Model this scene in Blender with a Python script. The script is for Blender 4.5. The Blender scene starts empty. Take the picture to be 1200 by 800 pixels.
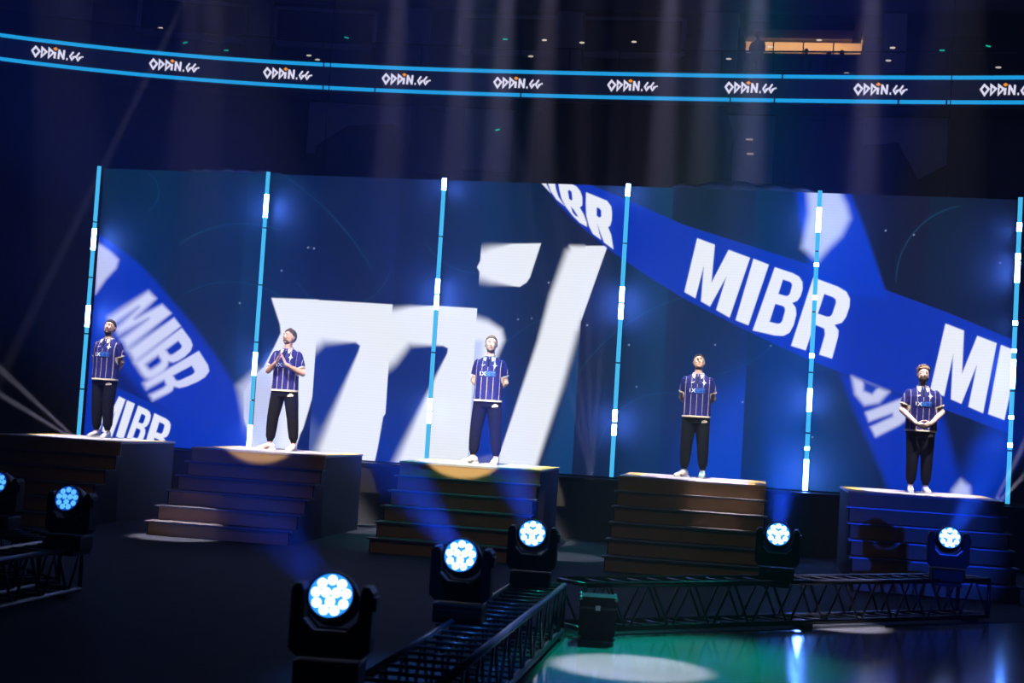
import bpy, bmesh, math, random
import numpy as np
from mathutils import Vector, Matrix, Euler, Quaternion
from mathutils.bvhtree import BVHTree
random.seed(7)
PI = math.pi
scn = bpy.context.scene
COL = scn.collection

# ------------------------------------------------------------------ camera
F, YAW, PITCH, ROLL, HC = 1705.55, -0.167786, 0.05403, 0.061774, 1.786615
def cam_axes():
    f = Vector((math.sin(YAW)*math.cos(PITCH), math.cos(YAW)*math.cos(PITCH), math.sin(PITCH)))
    r = Vector((math.cos(YAW), -math.sin(YAW), 0)); u = r.cross(f)
    c, s = math.cos(ROLL), math.sin(ROLL)
    return c*r+s*u, -s*r+c*u, f
CR, CU, CF = cam_axes()
CAMP = Vector((0, 0, HC))
def at(x, y, X=None, Y=None, Z=None):
    """a point of the place measured from the photograph, on one known plane"""
    v = CF*F + CR*(x-600) + CU*(400-y)
    t = (Z-HC)/v.z if Z is not None else (Y/v.y if Y is not None else X/v.x)
    return CAMP + v*t
cd = bpy.data.cameras.new('camera'); cam = bpy.data.objects.new('camera', cd); COL.objects.link(cam)
m = Matrix((CR, CU, -CF)).transposed().to_4x4(); m.translation = CAMP; cam.matrix_world = m
cd.sensor_width = 36; cd.lens = F/1200*36; cd.clip_end = 300
cd.dof.use_dof = True; cd.dof.focus_distance = 20.6; cd.dof.aperture_fstop = 2.8
scn.camera = cam
vs = scn.view_settings; vs.view_transform = 'Standard'; vs.look = 'None'; vs.gamma = 1; vs.exposure = 0; vs.use_curve_mapping = False

# ------------------------------------------------------------------ object helpers
def tag(o, label=None, cat=None, group=None, kind=None):
    if label: o['label'] = label
    if cat: o['category'] = cat
    if group: o['group'] = group
    if kind: o['kind'] = kind
    return o
def link(name, data, parent=None, mat=None):
    o = bpy.data.objects.new(name, data); COL.objects.link(o)
    if mat is not None:
        for mm in (mat if isinstance(mat, (list, tuple)) else [mat]):
            data.materials.append(mm)
    if parent: o.parent = parent
    return o
def empty(name, loc=(0, 0, 0), rz=0, **k):
    o = bpy.data.objects.new(name, None); COL.objects.link(o)
    o.location = loc; o.rotation_euler = (0, 0, rz); o.empty_display_size = .2
    return tag(o, **k)
def mesh(name, bm, smooth=False, fix=True):
    if fix: bmesh.ops.recalc_face_normals(bm, faces=bm.faces[:])
    me = bpy.data.meshes.new(name); bm.to_mesh(me); bm.free()
    if smooth: me.polygons.foreach_set('use_smooth', [True]*len(me.polygons))
    return me
def obj(name, bm, mat, parent=None, smooth=False):
    return link(name, mesh(name, bm, smooth), parent, mat)
def box(bm, x0, x1, y0, y1, z0, z1, bev=0, M=None):
    r = bmesh.ops.create_cube(bm, size=1)
    vsx = r['verts']
    for v in vsx:
        v.co = Vector((x0+(v.co.x+.5)*(x1-x0), y0+(v.co.y+.5)*(y1-y0), z0+(v.co.z+.5)*(z1-z0)))
    if bev:
        es = list({e for v in vsx for e in v.link_edges})
        rr = bmesh.ops.bevel(bm, geom=es, offset=bev, segments=2, affect='EDGES', profile=.6)
        vsx = list({v for f in rr['faces'] for v in f.verts} | {v for v in vsx if v.is_valid})
    if M: bmesh.ops.transform(bm, matrix=M, verts=vsx)
    return bm
def frame(d):
    d = d.normalized(); a = Vector((0, 0, 1)) if abs(d.z) < .9 else Vector((1, 0, 0))
    s = d.cross(a).normalized(); return s, s.cross(d).normalized()
def loft(bm, rings, caps=True):
    """rings: lists of points, same count; closed tube"""
    vv = [[bm.verts.new(p) for p in r] for r in rings]
    n = len(vv[0])
    for a, b in zip(vv, vv[1:]):
        for i in range(n):
            j = (i+1) % n
            bm.faces.new((a[i], a[j], b[j], b[i]))
    if caps:
        bm.faces.new(vv[0][::-1]); bm.faces.new(vv[-1])
    return bm
def circ(c, s, u, rs, ru, n):
    return [c + s*(rs*math.cos(2*PI*k/n)) + u*(ru*math.sin(2*PI*k/n)) for k in range(n)]
def tube(bm, p0, p1, r0, r1=None, n=8):
    p0, p1 = Vector(p0), Vector(p1); r1 = r0 if r1 is None else r1
    s, u = frame(p1-p0)
    return loft(bm, [circ(p0, s, u, r0, r0, n), circ(p1, s, u, r1, r1, n)])
def capsule(bm, p0, p1, r0, r1=None, n=12):
    p0, p1 = Vector(p0), Vector(p1); r1 = r0 if r1 is None else r1
    d = (p1-p0).normalized(); s, u = frame(p1-p0); rings = []
    for k in range(1, 5):
        a = PI/2*k/4 - .0
        rings.append(circ(p0 - d*(r0*math.cos(a)), s, u, r0*math.sin(a), r0*math.sin(a), n))
    for k in range(4):
        a = PI/2*k/4
        rings.append(circ(p1 + d*(r1*math.sin(a)), s, u, max(r1*math.cos(a), 1e-4), max(r1*math.cos(a), 1e-4), n))
    return loft(bm, rings)
def chain(bm, pts, rad, n=12):
    for (a, b, ra, rb) in zip(pts, pts[1:], rad, rad[1:]): capsule(bm, a, b, ra, rb, n)
    return bm
def ell(bm, c, rx, ry, rz, M=None, seg=20):
    r = bmesh.ops.create_uvsphere(bm, u_segments=seg, v_segments=max(8, seg*2//3), radius=1)
    T = Matrix.Translation(Vector(c)) @ (M.to_4x4() if M else Matrix.Identity(4)) @ Matrix.Diagonal((rx, ry, rz, 1))
    bmesh.ops.transform(bm, matrix=T, verts=r['verts']); return r['verts']
def zloft(bm, secs, n=24, power=2.3):
    """stacked horizontal sections (z, cx, cy, rx, ry), slightly squared ellipses"""
    rings = []
    for z, cx, cy, rx, ry in secs:
        ring = []
        for k in range(n):
            a = 2*PI*k/n; c, s = math.cos(a), math.sin(a)
            e = 2/power
            ring.append(Vector((cx + rx*math.copysign(abs(c)**e, c), cy + ry*math.copysign(abs(s)**e, s), z)))
        rings.append(ring)
    return loft(bm, rings)
def remesh(bm, voxel, smooth=3, fac=.5):
    """one continuous skin over overlapping closed volumes"""
    me = mesh('tmp', bm); o = bpy.data.objects.new('tmp', me); COL.objects.link(o)
    r = o.modifiers.new('r', 'REMESH'); r.mode = 'VOXEL'; r.voxel_size = voxel; r.use_smooth_shade = True
    if smooth:
        s = o.modifiers.new('s', 'SMOOTH'); s.iterations = smooth; s.factor = fac
    dg = bpy.context.evaluated_depsgraph_get(); dg.update()
    out = bpy.data.meshes.new_from_object(o.evaluated_get(dg))
    bpy.data.objects.remove(o); bpy.data.meshes.remove(me)
    out.polygons.foreach_set('use_smooth', [True]*len(out.polygons))
    return out
def prism(bm, pts, y0, y1, to=lambda u, v, w: Vector((u, w, v))):
    """an outline (u, v) given thickness from y0 to y1"""
    a = [bm.verts.new(to(u, v, y0)) for u, v in pts]; b = [bm.verts.new(to(u, v, y1)) for u, v in pts]
    bm.faces.new(a[::-1]); bm.faces.new(b); n = len(pts)
    for i in range(n): bm.faces.new((a[i], a[(i+1) % n], b[(i+1) % n], b[i]))
    return bm
def stroke(bm, pts, w, y0, y1, close=False, to=lambda u, v, q: Vector((u, q, v))):
    """a polyline drawn as one thick outline with mitred corners"""
    P = [Vector(p) for p in pts]; n = len(P); L, Rr = [], []
    for i in range(n):
        a = P[i-1] if (i or close) else None; b = P[(i+1) % n] if (i < n-1 or close) else None
        d1 = (P[i]-a).normalized() if a is not None else (b-P[i]).normalized()
        d2 = (b-P[i]).normalized() if b is not None else d1
        n1 = Vector((-d1.y, d1.x)); n2 = Vector((-d2.y, d2.x)); mt = (n1+n2)
        mt = mt/max(mt.length_squared/2, .35)
        L.append(P[i]+mt*w/2); Rr.append(P[i]-mt*w/2)
    rows = [[bm.verts.new(to(q.x, q.y, y)) for q in side] for side, y in ((L, y0), (Rr, y0), (L, y1), (Rr, y1))]
    rng = range(n) if close else range(n-1)
    for i in rng:
        j = (i+1) % n
        bm.faces.new((rows[0][i], rows[0][j], rows[1][j], rows[1][i])); bm.faces.new((rows[2][i], rows[3][i], rows[3][j], rows[2][j]))
        bm.faces.new((rows[0][i], rows[2][i], rows[2][j], rows[0][j])); bm.faces.new((rows[1][i], rows[1][j], rows[3][j], rows[3][i]))
    if not close:
        for i in (0, n-1): bm.faces.new((rows[0][i], rows[1][i], rows[3][i], rows[2][i]))
    return bm
def text_bm(s, size, ext=.002):
    cu = bpy.data.curves.new('t', 'FONT'); cu.body = s; cu.size = size; cu.extrude = ext; cu.align_x = 'LEFT'; cu.offset = size*.018
    cu.resolution_u = 3
    o = bpy.data.objects.new('t', cu); COL.objects.link(o)
    dg = bpy.context.evaluated_depsgraph_get(); dg.update()
    me = bpy.data.meshes.new_from_object(o.evaluated_get(dg)); bpy.data.objects.remove(o); bpy.data.curves.remove(cu)
    bm = bmesh.new(); bm.from_mesh(me); bpy.data.meshes.remove(me); return bm

# ------------------------------------------------------------------ materials
def srgb(c):
    return tuple((x/255/12.92 if x/255 <= .04045 else ((x/255+.055)/1.055)**2.4) for x in c)
def mat(name, col, rough=.6, metal=0, spec=.5, noise=0, nscale=8, bump=0, bscale=40, emit=None, estr=1, nosample=False, coat=0):
    mt = bpy.data.materials.new(name); mt.use_nodes = True; nt = mt.node_tree; b = nt.nodes['Principled BSDF']
    col = tuple(col)+(1,)
    b.inputs['Base Color'].default_value = col; b.inputs['Roughness'].default_value = rough
    b.inputs['Metallic'].default_value = metal; b.inputs['Specular IOR Level'].default_value = spec
    b.inputs['Coat Weight'].default_value = coat
    tc = nt.nodes.new('ShaderNodeTexCoord')
    if noise:
        n = nt.nodes.new('ShaderNodeTexNoise'); n.inputs['Scale'].default_value = nscale; n.inputs['Detail'].default_value = 5
        nt.links.new(tc.outputs['Object'], n.inputs['Vector'])
        mx = nt.nodes.new('ShaderNodeMixRGB'); mx.blend_type = 'MIX'
        mx.inputs[1].default_value = tuple(c*(1-noise) for c in col[:3])+(1,); mx.inputs[2].default_value = tuple(min(1, c*(1+noise)) for c in col[:3])+(1,)
        nt.links.new(n.outputs['Fac'], mx.inputs[0]); nt.links.new(mx.outputs[0], b.inputs['Base Color'])
    if bump:
        n2 = nt.nodes.new('ShaderNodeTexNoise'); n2.inputs['Scale'].default_value = bscale; n2.inputs['Detail'].default_value = 3
        nt.links.new(tc.outputs['Object'], n2.inputs['Vector'])
        bp = nt.nodes.new('ShaderNodeBump'); bp.inputs['Strength'].default_value = bump; bp.inputs['Distance'].default_value = .02
        nt.links.new(n2.outputs['Fac'], bp.inputs['Height']); nt.links.new(bp.outputs[0], b.inputs['Normal'])
    if emit:
        b.inputs['Emission Color'].default_value = tuple(emit)+(1,); b.inputs['Emission Strength'].default_value = estr
    if nosample: mt.cycles.emission_sampling = 'NONE'
    return mt
M = {}
M['floor'] = mat('polished_concrete', (.13, .14, .14), .13, noise=.35, nscale=1.6, bump=.04, bscale=5)
M['carpet'] = mat('dark_carpet', (.022, .026, .028), .8, spec=.15, noise=.3, nscale=3, bump=.3, bscale=80)
M['black_cloth'] = mat('black_cloth', (.012, .012, .014), .9, bump=.2, bscale=60)
M['black_wall'] = mat('black_wall', (.022, .022, .026), .85, noise=.3, nscale=2)
M['drape'] = mat('black_drape', (.016, .016, .02), .9)
M['grey_wall'] = mat('grey_wall', (.16, .17, .22), .8, noise=.15, nscale=3)
M['dark_glass'] = mat('dark_glass', (.008, .008, .012), .15, spec=.5)
M['black_paint'] = mat('black_paint', (.007, .007, .008), .5, spec=.12, noise=.2, nscale=20)
M['black_plastic'] = mat('black_plastic', (.005, .005, .006), .45, spec=.12, bump=.1, bscale=120)
M['truss'] = mat('black_truss', (.03, .033, .04), .32, metal=.6, noise=.3, nscale=12)
M['steel'] = mat('steel', (.45, .47, .5), .3, metal=1)
M['edge'] = mat('aluminium_nosing', (.24, .26, .28), .4, metal=.6)
M['ochre'] = mat('ochre_board', (.42, .255, .10), .55, noise=.12, nscale=6, bump=.04, bscale=30)
M['deck'] = mat('pale_deck', (.40, .37, .40), .6, noise=.1, nscale=5)
M['gold'] = mat('golden_edge_band', (.62, .40, .09), .5, noise=.1, nscale=8)
M['tread'] = mat('dark_tread', (.05, .04, .03), .7, noise=.2, nscale=9)
M['cyan'] = mat('cyan_led', (.02, .03, .04), .4, emit=srgb((70, 190, 245)), estr=1.0)
M['white_led'] = mat('white_led', (.02, .03, .04), .4, emit=(1., 2.6, 12.0), estr=8.5)
M['ribbon_led'] = mat('ribbon_led', (.01, .01, .01), .5, emit=srgb((30, 165, 235)), estr=.95, nosample=True)
M['ribbon_board'] = mat('ribbon_board', (.01, .01, .012), .5, emit=srgb((4, 8, 30)), estr=1, nosample=True)
M['logo'] = mat('logo_led', (.02, .02, .02), .5, emit=srgb((228, 226, 250)), estr=1, nosample=True)
M['logo_orange'] = mat('logo_orange_led', (.02, .02, .02), .5, emit=srgb((240, 150, 40)), estr=1, nosample=True)
M['lens_white'] = mat('lens_lit', (.02, .02, .02), .2, emit=(1.5, 2.0, 4.2), estr=1.3)
M['lens_blue'] = mat('lens_dim', (.02, .02, .02), .2, emit=srgb((95, 190, 255)), estr=1.1)
M['plate_blue'] = mat('lens_plate_lit', (.01, .02, .05), .3, emit=srgb((40, 140, 255)), estr=1.5)
M['plate_dim'] = mat('lens_plate_dim', (.01, .02, .05), .3, emit=srgb((10, 70, 190)), estr=.9)
M['warm'] = mat('lit_suite_wall', (.6, .42, .25), .7, noise=.1, nscale=3)
M['downlight'] = mat('downlight', (.5, .5, .5), .5, emit=(1, .85, .7), estr=.7, nosample=True)
M['greenled'] = mat('green_led', (.1, .3, .2), .5, emit=(.0, .6, .4), estr=.8, nosample=True)
M['dark_fig'] = mat('silhouette_dark', (.01, .01, .014), .9)  # silhouette shade put into the colour, skin and hair included
def skin_mat(name, c): 
    mt = mat(name, c, .5, noise=.08, nscale=30); b = mt.node_tree.nodes['Principled BSDF']
    b.inputs['Subsurface Weight'].default_value = 0.0; return mt
def shirt_mat(name, base, stripe):
    mt = mat(name, base, .7, spec=.15, bump=.35, bscale=22); nt = mt.node_tree; b = nt.nodes['Principled BSDF']
    tc = nt.nodes.new('ShaderNodeTexCoord'); sp = nt.nodes.new('ShaderNodeSeparateXYZ'); nt.links.new(tc.outputs['Object'], sp.inputs[0])
    def mth(op, a, bb=None, c=None):
        n = nt.nodes.new('ShaderNodeMath'); n.operation = op
        for k, q in enumerate((a, bb, c)):
            if q is None: continue
            if hasattr(q, 'is_linked') or hasattr(q, 'node'): nt.links.new(q, n.inputs[k])
            else: n.inputs[k].default_value = q
        return n.outputs[0]
    w = mth('WRAP', mth('ADD', sp.outputs[0], .0), .0425, -.0425)
    line = mth('LESS_THAN', mth('ABSOLUTE', w), .0036)
    seg = mth('GREATER_THAN', mth('ABSOLUTE', mth('SUBTRACT', sp.outputs[2], 1.265)), .045)   # the print band has no stripes
    arm = mth('GREATER_THAN', mth('ABSOLUTE', sp.outputs[0]), .15)
    line = mth('MULTIPLY', line, mth('MAXIMUM', seg, arm))
    no = nt.nodes.new('ShaderNodeTexNoise'); no.inputs['Scale'].default_value = 28; nt.links.new(tc.outputs['Object'], no.inputs['Vector'])
    mx0 = nt.nodes.new('ShaderNodeMixRGB'); mx0.inputs[1].default_value = tuple(c*.6 for c in base)+(1,); mx0.inputs[2].default_value = tuple(c*1.5 for c in base)+(1,)
    nt.links.new(no.outputs['Fac'], mx0.inputs[0])
    mx = nt.nodes.new('ShaderNodeMixRGB'); nt.links.new(mx0.outputs[0], mx.inputs[1]); mx.inputs[2].default_value = tuple(stripe)+(1,)
    nt.links.new(line, mx.inputs[0]); nt.links.new(mx.outputs[0], b.inputs['Base Color'])
    return mt
M['shirt'] = shirt_mat('navy_pinstripe_jersey', (.010, .012, .105), (.46, .37, .32))
M['trim'] = mat('cream_trim', (.72, .6, .45), .7)
M['collar'] = mat('pale_collar', (.5, .47, .50), .7)
M['trousers'] = mat('black_joggers', (.005, .0048, .008), .85, spec=.1, bump=.5, bscale=9)
M['print_blue'] = mat('blue_print', (.005, .04, .22), .6)
M['print_light'] = mat('light_blue_print', (.02, .15, .60), .6)
M['print_white'] = mat('white_print', (.85, .85, .88), .6)
M['shoe_white'] = mat('white_shoe', (.75, .72, .70), .5, noise=.1, nscale=20)
M['shoe_grey'] = mat('grey_shoe', (.42, .40, .46), .55, noise=.15, nscale=20)
M['sole'] = mat('pale_sole', (.8, .78, .76), .6)
M['shoe_green_lit'] = mat('green_lit_shoe', (.25, .75, .62), .5)  # green light on a white shoe, put into its colour
M['eye'] = mat('eye', (.03, .02, .02), .3)
M['lip'] = mat('lip', (.35, .13, .11), .5)
M['stubble'] = mat('stubble', (.07, .04, .03), .7, bump=.3, bscale=80)
HAIR = dict(black=mat('black_hair', (.012, .009, .008), .6, bump=.6, bscale=60), brown=mat('brown_hair', (.04, .022, .014), .6, bump=.6, bscale=60),
            fair=mat('fair_hair', (.12, .07, .035), .6, bump=.6, bscale=60), blond=mat('dark_blond_hair', (.20, .12, .055), .6, bump=.8, bscale=50))
SKIN = dict(a=skin_mat('skin_tan', (.50, .30, .21)), b=skin_mat('skin_fair', (.62, .42, .34)), c=skin_mat('skin_olive', (.45, .27, .19)))

# ------------------------------------------------------------------ setting
bm = bmesh.new(); box(bm, -40, 24, -6, 47, -.3, 0)
tag(obj('floor', bm, M['floor']), kind='structure')
bm = bmesh.new(); prism(bm, [(-40, -5), (-1.46, -5), (-1.46, 12.3), (3.2, 16.45), (23, 16.45), (23, 42), (-40, 42)], 0.0, .006, lambda u, v, q: Vector((u, v, q)))
tag(obj('floor_carpet', bm, M['carpet']), kind='structure')
# curve of the balcony front, read from the photograph at its known height
tp = [(0, 41.7), (100, 52.7), (200, 63.5), (300, 72), (400, 77.6), (500, 81), (600, 83.3), (700, 86), (800, 88.5), (900, 90), (1000, 90.7), (1100, 91), (1200, 91)]
cp = [at(x, y, Z=12.15) for x, y in tp]
cf = np.polyfit([p.x for p in cp], [p.y for p in cp], 4)
def bowl(X): 
    Xc = min(max(X, -24.5), 9.0); y = float(np.polyval(cf, Xc)); s = float(np.polyval(np.polyder(cf), Xc))
    return y + s*(X-Xc)
def strip(bm, xs, dy0, dy1, z0, z1):
    """a closed bar that follows the balcony curve"""
    rings = []
    for X in xs:
        s = (bowl(X+.05)-bowl(X-.05))/.1; nrm = Vector((-s, 1, 0)).normalized()
        P = Vector((X, bowl(X), 0))
        a, b = P+nrm*dy0, P+nrm*dy1
        rings.append([Vector((a.x, a.y, z0)), Vector((b.x, b.y, z0)), Vector((b.x, b.y, z1)), Vector((a.x, a.y, z1))])
    return loft(bm, rings)
XS = list(np.linspace(-26, 10.5, 74))
bm = bmesh.new(); strip(bm, XS, 1.2, 1.5, 0, 11.35); tag(obj('wall_back', bm, M['black_wall']), kind='structure')
bm = bmesh.new(); strip(bm, XS, .12, 6.2, 11.3, 12.3); tag(obj('trim_1', bm, M['black_wall']), kind='structure')       # balcony slab
bm = bmesh.new(); strip(bm, XS, 5.6, 5.9, 12.3, 17); tag(obj('wall_suite', bm, M['black_wall']), kind='structure')
bm = bmesh.new(); strip(bm, XS, 1.6, 6.0, 14.85, 15.2); tag(obj('ceiling', bm, M['black_wall']), kind='structure')
bm = bmesh.new(); strip(bm, XS, 1.5, 1.8, 14.5, 17); tag(obj('trim_2', bm, mat('grey_beam', (.05, .05, .065), .8)), kind='structure')
def bent(X, d):
    s = (bowl(X+.05)-bowl(X-.05))/.1; n = Vector((-s, 1, 0)).normalized(); return Vector((X, bowl(X), 0))+n*d, math.atan(s)

# ------------------------------------------------------------------ balcony display
rb = empty('ribbon_display', (-7.6, bowl(-7.6), 11.4), label='long curved ribbon display with repeated logos along the balcony front', cat='display')
def child(name, bm, mt, par, smooth=False):
    """a part whose mesh was built in world coordinates"""
    o = obj(name, bm, mt, par, smooth)
    o.matrix_parent_inverse = (Matrix.Translation(par.location) @ par.rotation_euler.to_matrix().to_4x4()).inverted(); return o
bm = bmesh.new(); strip(bm, XS, 0, .12, 11.38, 12.2); child('board', bm, M['ribbon_board'], rb)
def seg_x(px): return at(px, 90, Y=42).x
def run(z0, z1, cuts):
    for a, b in zip(cuts, cuts[1:]):
        n = max(3, int((b-a)/.5)); bm = bmesh.new(); strip(bm, list(np.linspace(a+.025, b-.025, n)), -.05, 0.01, z0, z1); child('light_strip', bm, M['ribbon_led'], rb)
run(12.10, 12.20, [-26, seg_x(380), seg_x(917), 10.5]); run(11.40, 11.50, [-26, seg_x(381), seg_x(440), seg_x(610), seg_x(857), seg_x(909), seg_x(1054), seg_x(1110), 10.5])
def logo(cx, cy):
    P = at(cx, cy, Y=42); X = P.x
    for _ in range(4):
        X = at(cx, cy, Y=bowl(X)).x
    c, ang = bent(X, -.03); zc = 11.80; U = Vector((math.cos(ang), math.sin(ang), 0)); Nn = Vector((-math.sin(ang), math.cos(ang), 0))
    H = .28; k = H/100
    def to(u, v, w): return c + U*((u-212)*k) + Vector((0, 0, zc+(v-50)*k)) + Nn*w
    bm = bmesh.new(); W = 20
    stroke(bm, [(40, 0), (4, 55), (36, 100), (78, 58)], W, -.02, 0, True, to)
    for ox in (100, 172): stroke(bm, [(ox, 2), (ox+2, 96), (ox+48, 60)], W, -.02, 0, True, to)
    stroke(bm, [(232, 0), (236, 68)], W+2, -.02, 0, False, to)
    for q in ([(272, 0), (276, 100)], [(274, 96), (324, 4)], [(322, 0), (326, 100)]): stroke(bm, q, W, -.02, 0, False, to)
    stroke(bm, [(352, 8), (366, 8)], W+2, -.02, 0, False, to)
    for ox in (0, 62): stroke(bm, [(420+ox, 92), (388+ox, 42), (408+ox, 8), (432+ox, 40), (414+ox, 42), (462+ox, 52)], W-3, -.02, 0, False, to)
    lo = child('logo', bm, M['logo'], rb)
    bm = bmesh.new(); prism(bm, [(212, 102), (237, 82), (262, 102), (237, 122)], -.025, -.003, to)
    obj('diamond', bm, M['logo_orange'], lo)
for q in ((62, 64.5), (199, 79), (332, 90), (471, 96), (602, 99), (736, 102.5), (874, 105), (1026, 107), (1175, 106.5)): logo(*q)

# ------------------------------------------------------------------ led wall
YS = 23.25
ZW = .966
def spx(px, py): p = at(px, py, Y=YS); return p.x
def lin(c): return np.array(srgb(c))
def sdf(loops, x, y):
    d = np.full(x.shape, 1e9); ins = np.zeros(x.shape, bool)
    for L in loops:
        n = len(L)
        for i in range(n):
            ax, ay = L[i]; bx, by = L[(i+1) % n]; ex, ey = bx-ax, by-ay
            l2 = ex*ex+ey*ey
            if l2 < 1e-9: continue
            t = np.clip(((x-ax)*ex+(y-ay)*ey)/l2, 0, 1)
            d = np.minimum(d, (x-ax-t*ex)**2+(y-ay-t*ey)**2)
            if ay != by:
                c = ((ay > y) != (by > y)) & (x < (bx-ax)*(y-ay)/(by-ay)+ax); ins ^= c
    d = np.sqrt(d); return np.where(ins, -d, d)
def homog(q):
    src = [(0, 1), (1, 1), (1, 0), (0, 0)]; A = []; B = []
    for (u, v), (x, y) in zip(src, q):
        A.append([u, v, 1, 0, 0, 0, -u*x, -v*x]); B.append(x); A.append([0, 0, 0, u, v, 1, -u*y, -v*y]); B.append(y)
    h = np.append(np.linalg.solve(np.array(A, float), np.array(B, float)), 1).reshape(3, 3)
    def f(u, v):
        w = h @ np.array([u, v, 1.]); return (w[0]/w[2], w[1]/w[2])
    return f
def rr(x0, y0, x1, y1, r=.06, r2=None):
    r2 = r2 or r*1.2
    return [(x0, y0), (x1-r, y0), (x1-r*.3, y0+r2*.3), (x1, y0+r2), (x1, y1-r2), (x1-r*.3, y1-r2*.3), (x1-r, y1), (x0, y1)]
GLY = {
 'I': [[(0, 0), (0, 1), (1, 1), (1, 0)]],
 'M': [[(0, 0), (0, 1), (.37, 1), (.5, .40), (.63, 1), (1, 1), (1, 0), (.73, 0), (.73, .60), (.60, 0), (.40, 0), (.27, .60), (.27, 0)]],
 'B': [[(0, 0), (0, 1), (.58, 1), (.8, .975), (.94, .9), (1, .78), (.99, .66), (.93, .57), (.8, .515), (.93, .46), (1, .36), (1, .2), (.94, .08), (.8, .02), (.58, 0)],
       rr(.34, .59, .66, .84, .1, .06), rr(.34, .16, .66, .43, .1, .06)],
 'R': [[(0, 0), (0, 1), (.6, 1), (.82, .975), (.95, .9), (1, .79), (1, .64), (.95, .54), (.8, .475), (.93, .42), (.97, .33), (1, 0), (.68, 0), (.66, .3), (.6, .38), (.35, .39), (.35, 0)],
       rr(.35, .55, .67, .84, .1, .06)]}
def glyph(ch, q): 
    f = homog(q); return [[f(u, v) for u, v in L] for L in GLY[ch]]
# the seams between the columns of screen panels (photo position of each -> place on the wall)
XL = spx(112, 330); XR = spx(1186, 400)
seams = [XL] + [spx(*q) for q in ((205, 220), (291, 220), (374, 350), (461, 350), (560, 350), (683, 330), (788, 250), (884, 250), (951, 350), (1089, 250))] + [XR]
ZT = [at(125, 198, Y=YS).z, at(1190, 233, Y=YS).z]
ztop = sum(ZT)/2
GX, GZ = 1240, 400
xs = np.linspace(XL, XR, GX); zs = np.linspace(ZW+.02, ztop, GZ)
XX, ZZ = np.meshgrid(xs, zs)
P = np.stack([XX, np.full_like(XX, YS), ZZ-HC], -1)
dz_ = P @ np.array(CF); PX = 600+F*(P @ np.array(CR))/dz_; PY = 400-F*(P @ np.array(CU))/dz_
IMG = np.zeros(XX.shape+(3,))
cols = [ # colour at top left, top right, bottom left, bottom right of each column
 ((4, 40, 58), (0, 42, 66), (0, 30, 80), (0, 35, 90)), ((0, 38, 62), (0, 38, 70), (0, 30, 70), (0, 40, 90)), ((0, 50, 84), (3, 26, 66), (0, 48, 100), (2, 20, 70)),
 ((12, 30, 66), (16, 32, 74), (2, 30, 100), (6, 40, 120)), ((14, 28, 60), (8, 40, 78), (2, 26, 88), (0, 50, 110)), ((0, 44, 82), (20, 30, 66), (0, 55, 120), (14, 24, 66)),
 ((22, 32, 68), (4, 62, 92), (12, 26, 64), (0, 52, 110)), ((10, 30, 52), (6, 24, 48), (0, 40, 110), (0, 62, 180)), ((2, 44, 66), (2, 30, 54), (0, 44, 120), (0, 74, 140)),
 ((20, 22, 46), (16, 20, 46), (0, 72, 120), (10, 20, 50)), ((6, 34, 52), (16, 20, 44), (4, 12, 60), (0, 26, 80))]
cols = cols[:10] + [cols[10]]
bands = list(zip(seams, seams[1:]))
for k, (a, b) in enumerate(bands):
    c = cols[min(k, len(cols)-1)]; mk = (XX >= a-1e-6) & (XX <= b+1e-6)
    u = ((XX-a)/(b-a))[mk][:, None]; v = ((ztop-ZZ)/(ztop-ZW))[mk][:, None]
    t, q, w, z = (np.array(x, float) for x in c)
    col = ((t*(1-u)+q*u)*(1-v)+(w*(1-u)+z*u)*v)/255*.86
    IMG[mk] = np.where(col <= .04045, col/12.92, ((col+.055)/1.055)**2.4)
def paint(loops, color, soft=1.3, band=None, alpha=1.):
    if isinstance(loops[0][0], (int, float)): loops = [loops]
    pts = [p for L in loops for p in L]; s0 = soft if isinstance(soft, (int, float)) else max(soft[1], soft[3])
    x0, x1 = min(p[0] for p in pts)-s0, max(p[0] for p in pts)+s0; y0, y1 = min(p[1] for p in pts)-s0, max(p[1] for p in pts)+s0
    mk = (PX > x0) & (PX < x1) & (PY > y0) & (PY < y1)
    if band: mk &= (XX >= seams[band[0]]) & (XX < seams[band[1]])
    if not mk.any(): return
    x, y = PX[mk], PY[mk]; d = sdf(loops, x, y)
    if isinstance(soft, (int, float)): s = soft
    else: s = np.interp(x, [soft[0], soft[2]], [soft[1], soft[3]])
    a = np.clip(.5-d/s, 0, 1); a = (a*a*(3-2*a)*alpha)[:, None]
    IMG[mk] = IMG[mk]*(1-a)+lin(color)*a
WHT, BLU, LAV = (234, 238, 247), (0, 46, 174), (196, 202, 238)
# faint line drawings on the dark ground
def line(pts, color=(20, 110, 150), w=.9, alpha=.35):
    for a, b in zip(pts, pts[1:]):
        dx, dy = b[0]-a[0], b[1]-a[1]; l = math.hypot(dx, dy) or 1; n = (-dy/l*w/2, dx/l*w/2)
        paint([(a[0]+n[0], a[1]+n[1]), (b[0]+n[0], b[1]+n[1]), (b[0]-n[0], b[1]-n[1]), (a[0]-n[0], a[1]-n[1])], color, 1.4, None, alpha)
def arc(cx, cy, r, a0, a1, **k): line([(cx+r*math.cos(math.radians(t)), cy+r*math.sin(math.radians(t))) for t in np.linspace(a0, a1, 15)], **k)
arc(285, 390, 128, 235, 290); arc(270, 440, 110, 240, 320); arc(160, 225, 26, -60, 60); arc(150, 480, 330, 290, 330); arc(400, 300, 60, 20, 150)
arc(560, 250, 70, 60, 150); arc(700, 520, 160, 200, 260); arc(860, 560, 220, 215, 290); arc(820, 320, 120, 20, 80); arc(1140, 330, 90, 180, 260); arc(780, 540, 80, 190, 300)
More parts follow.
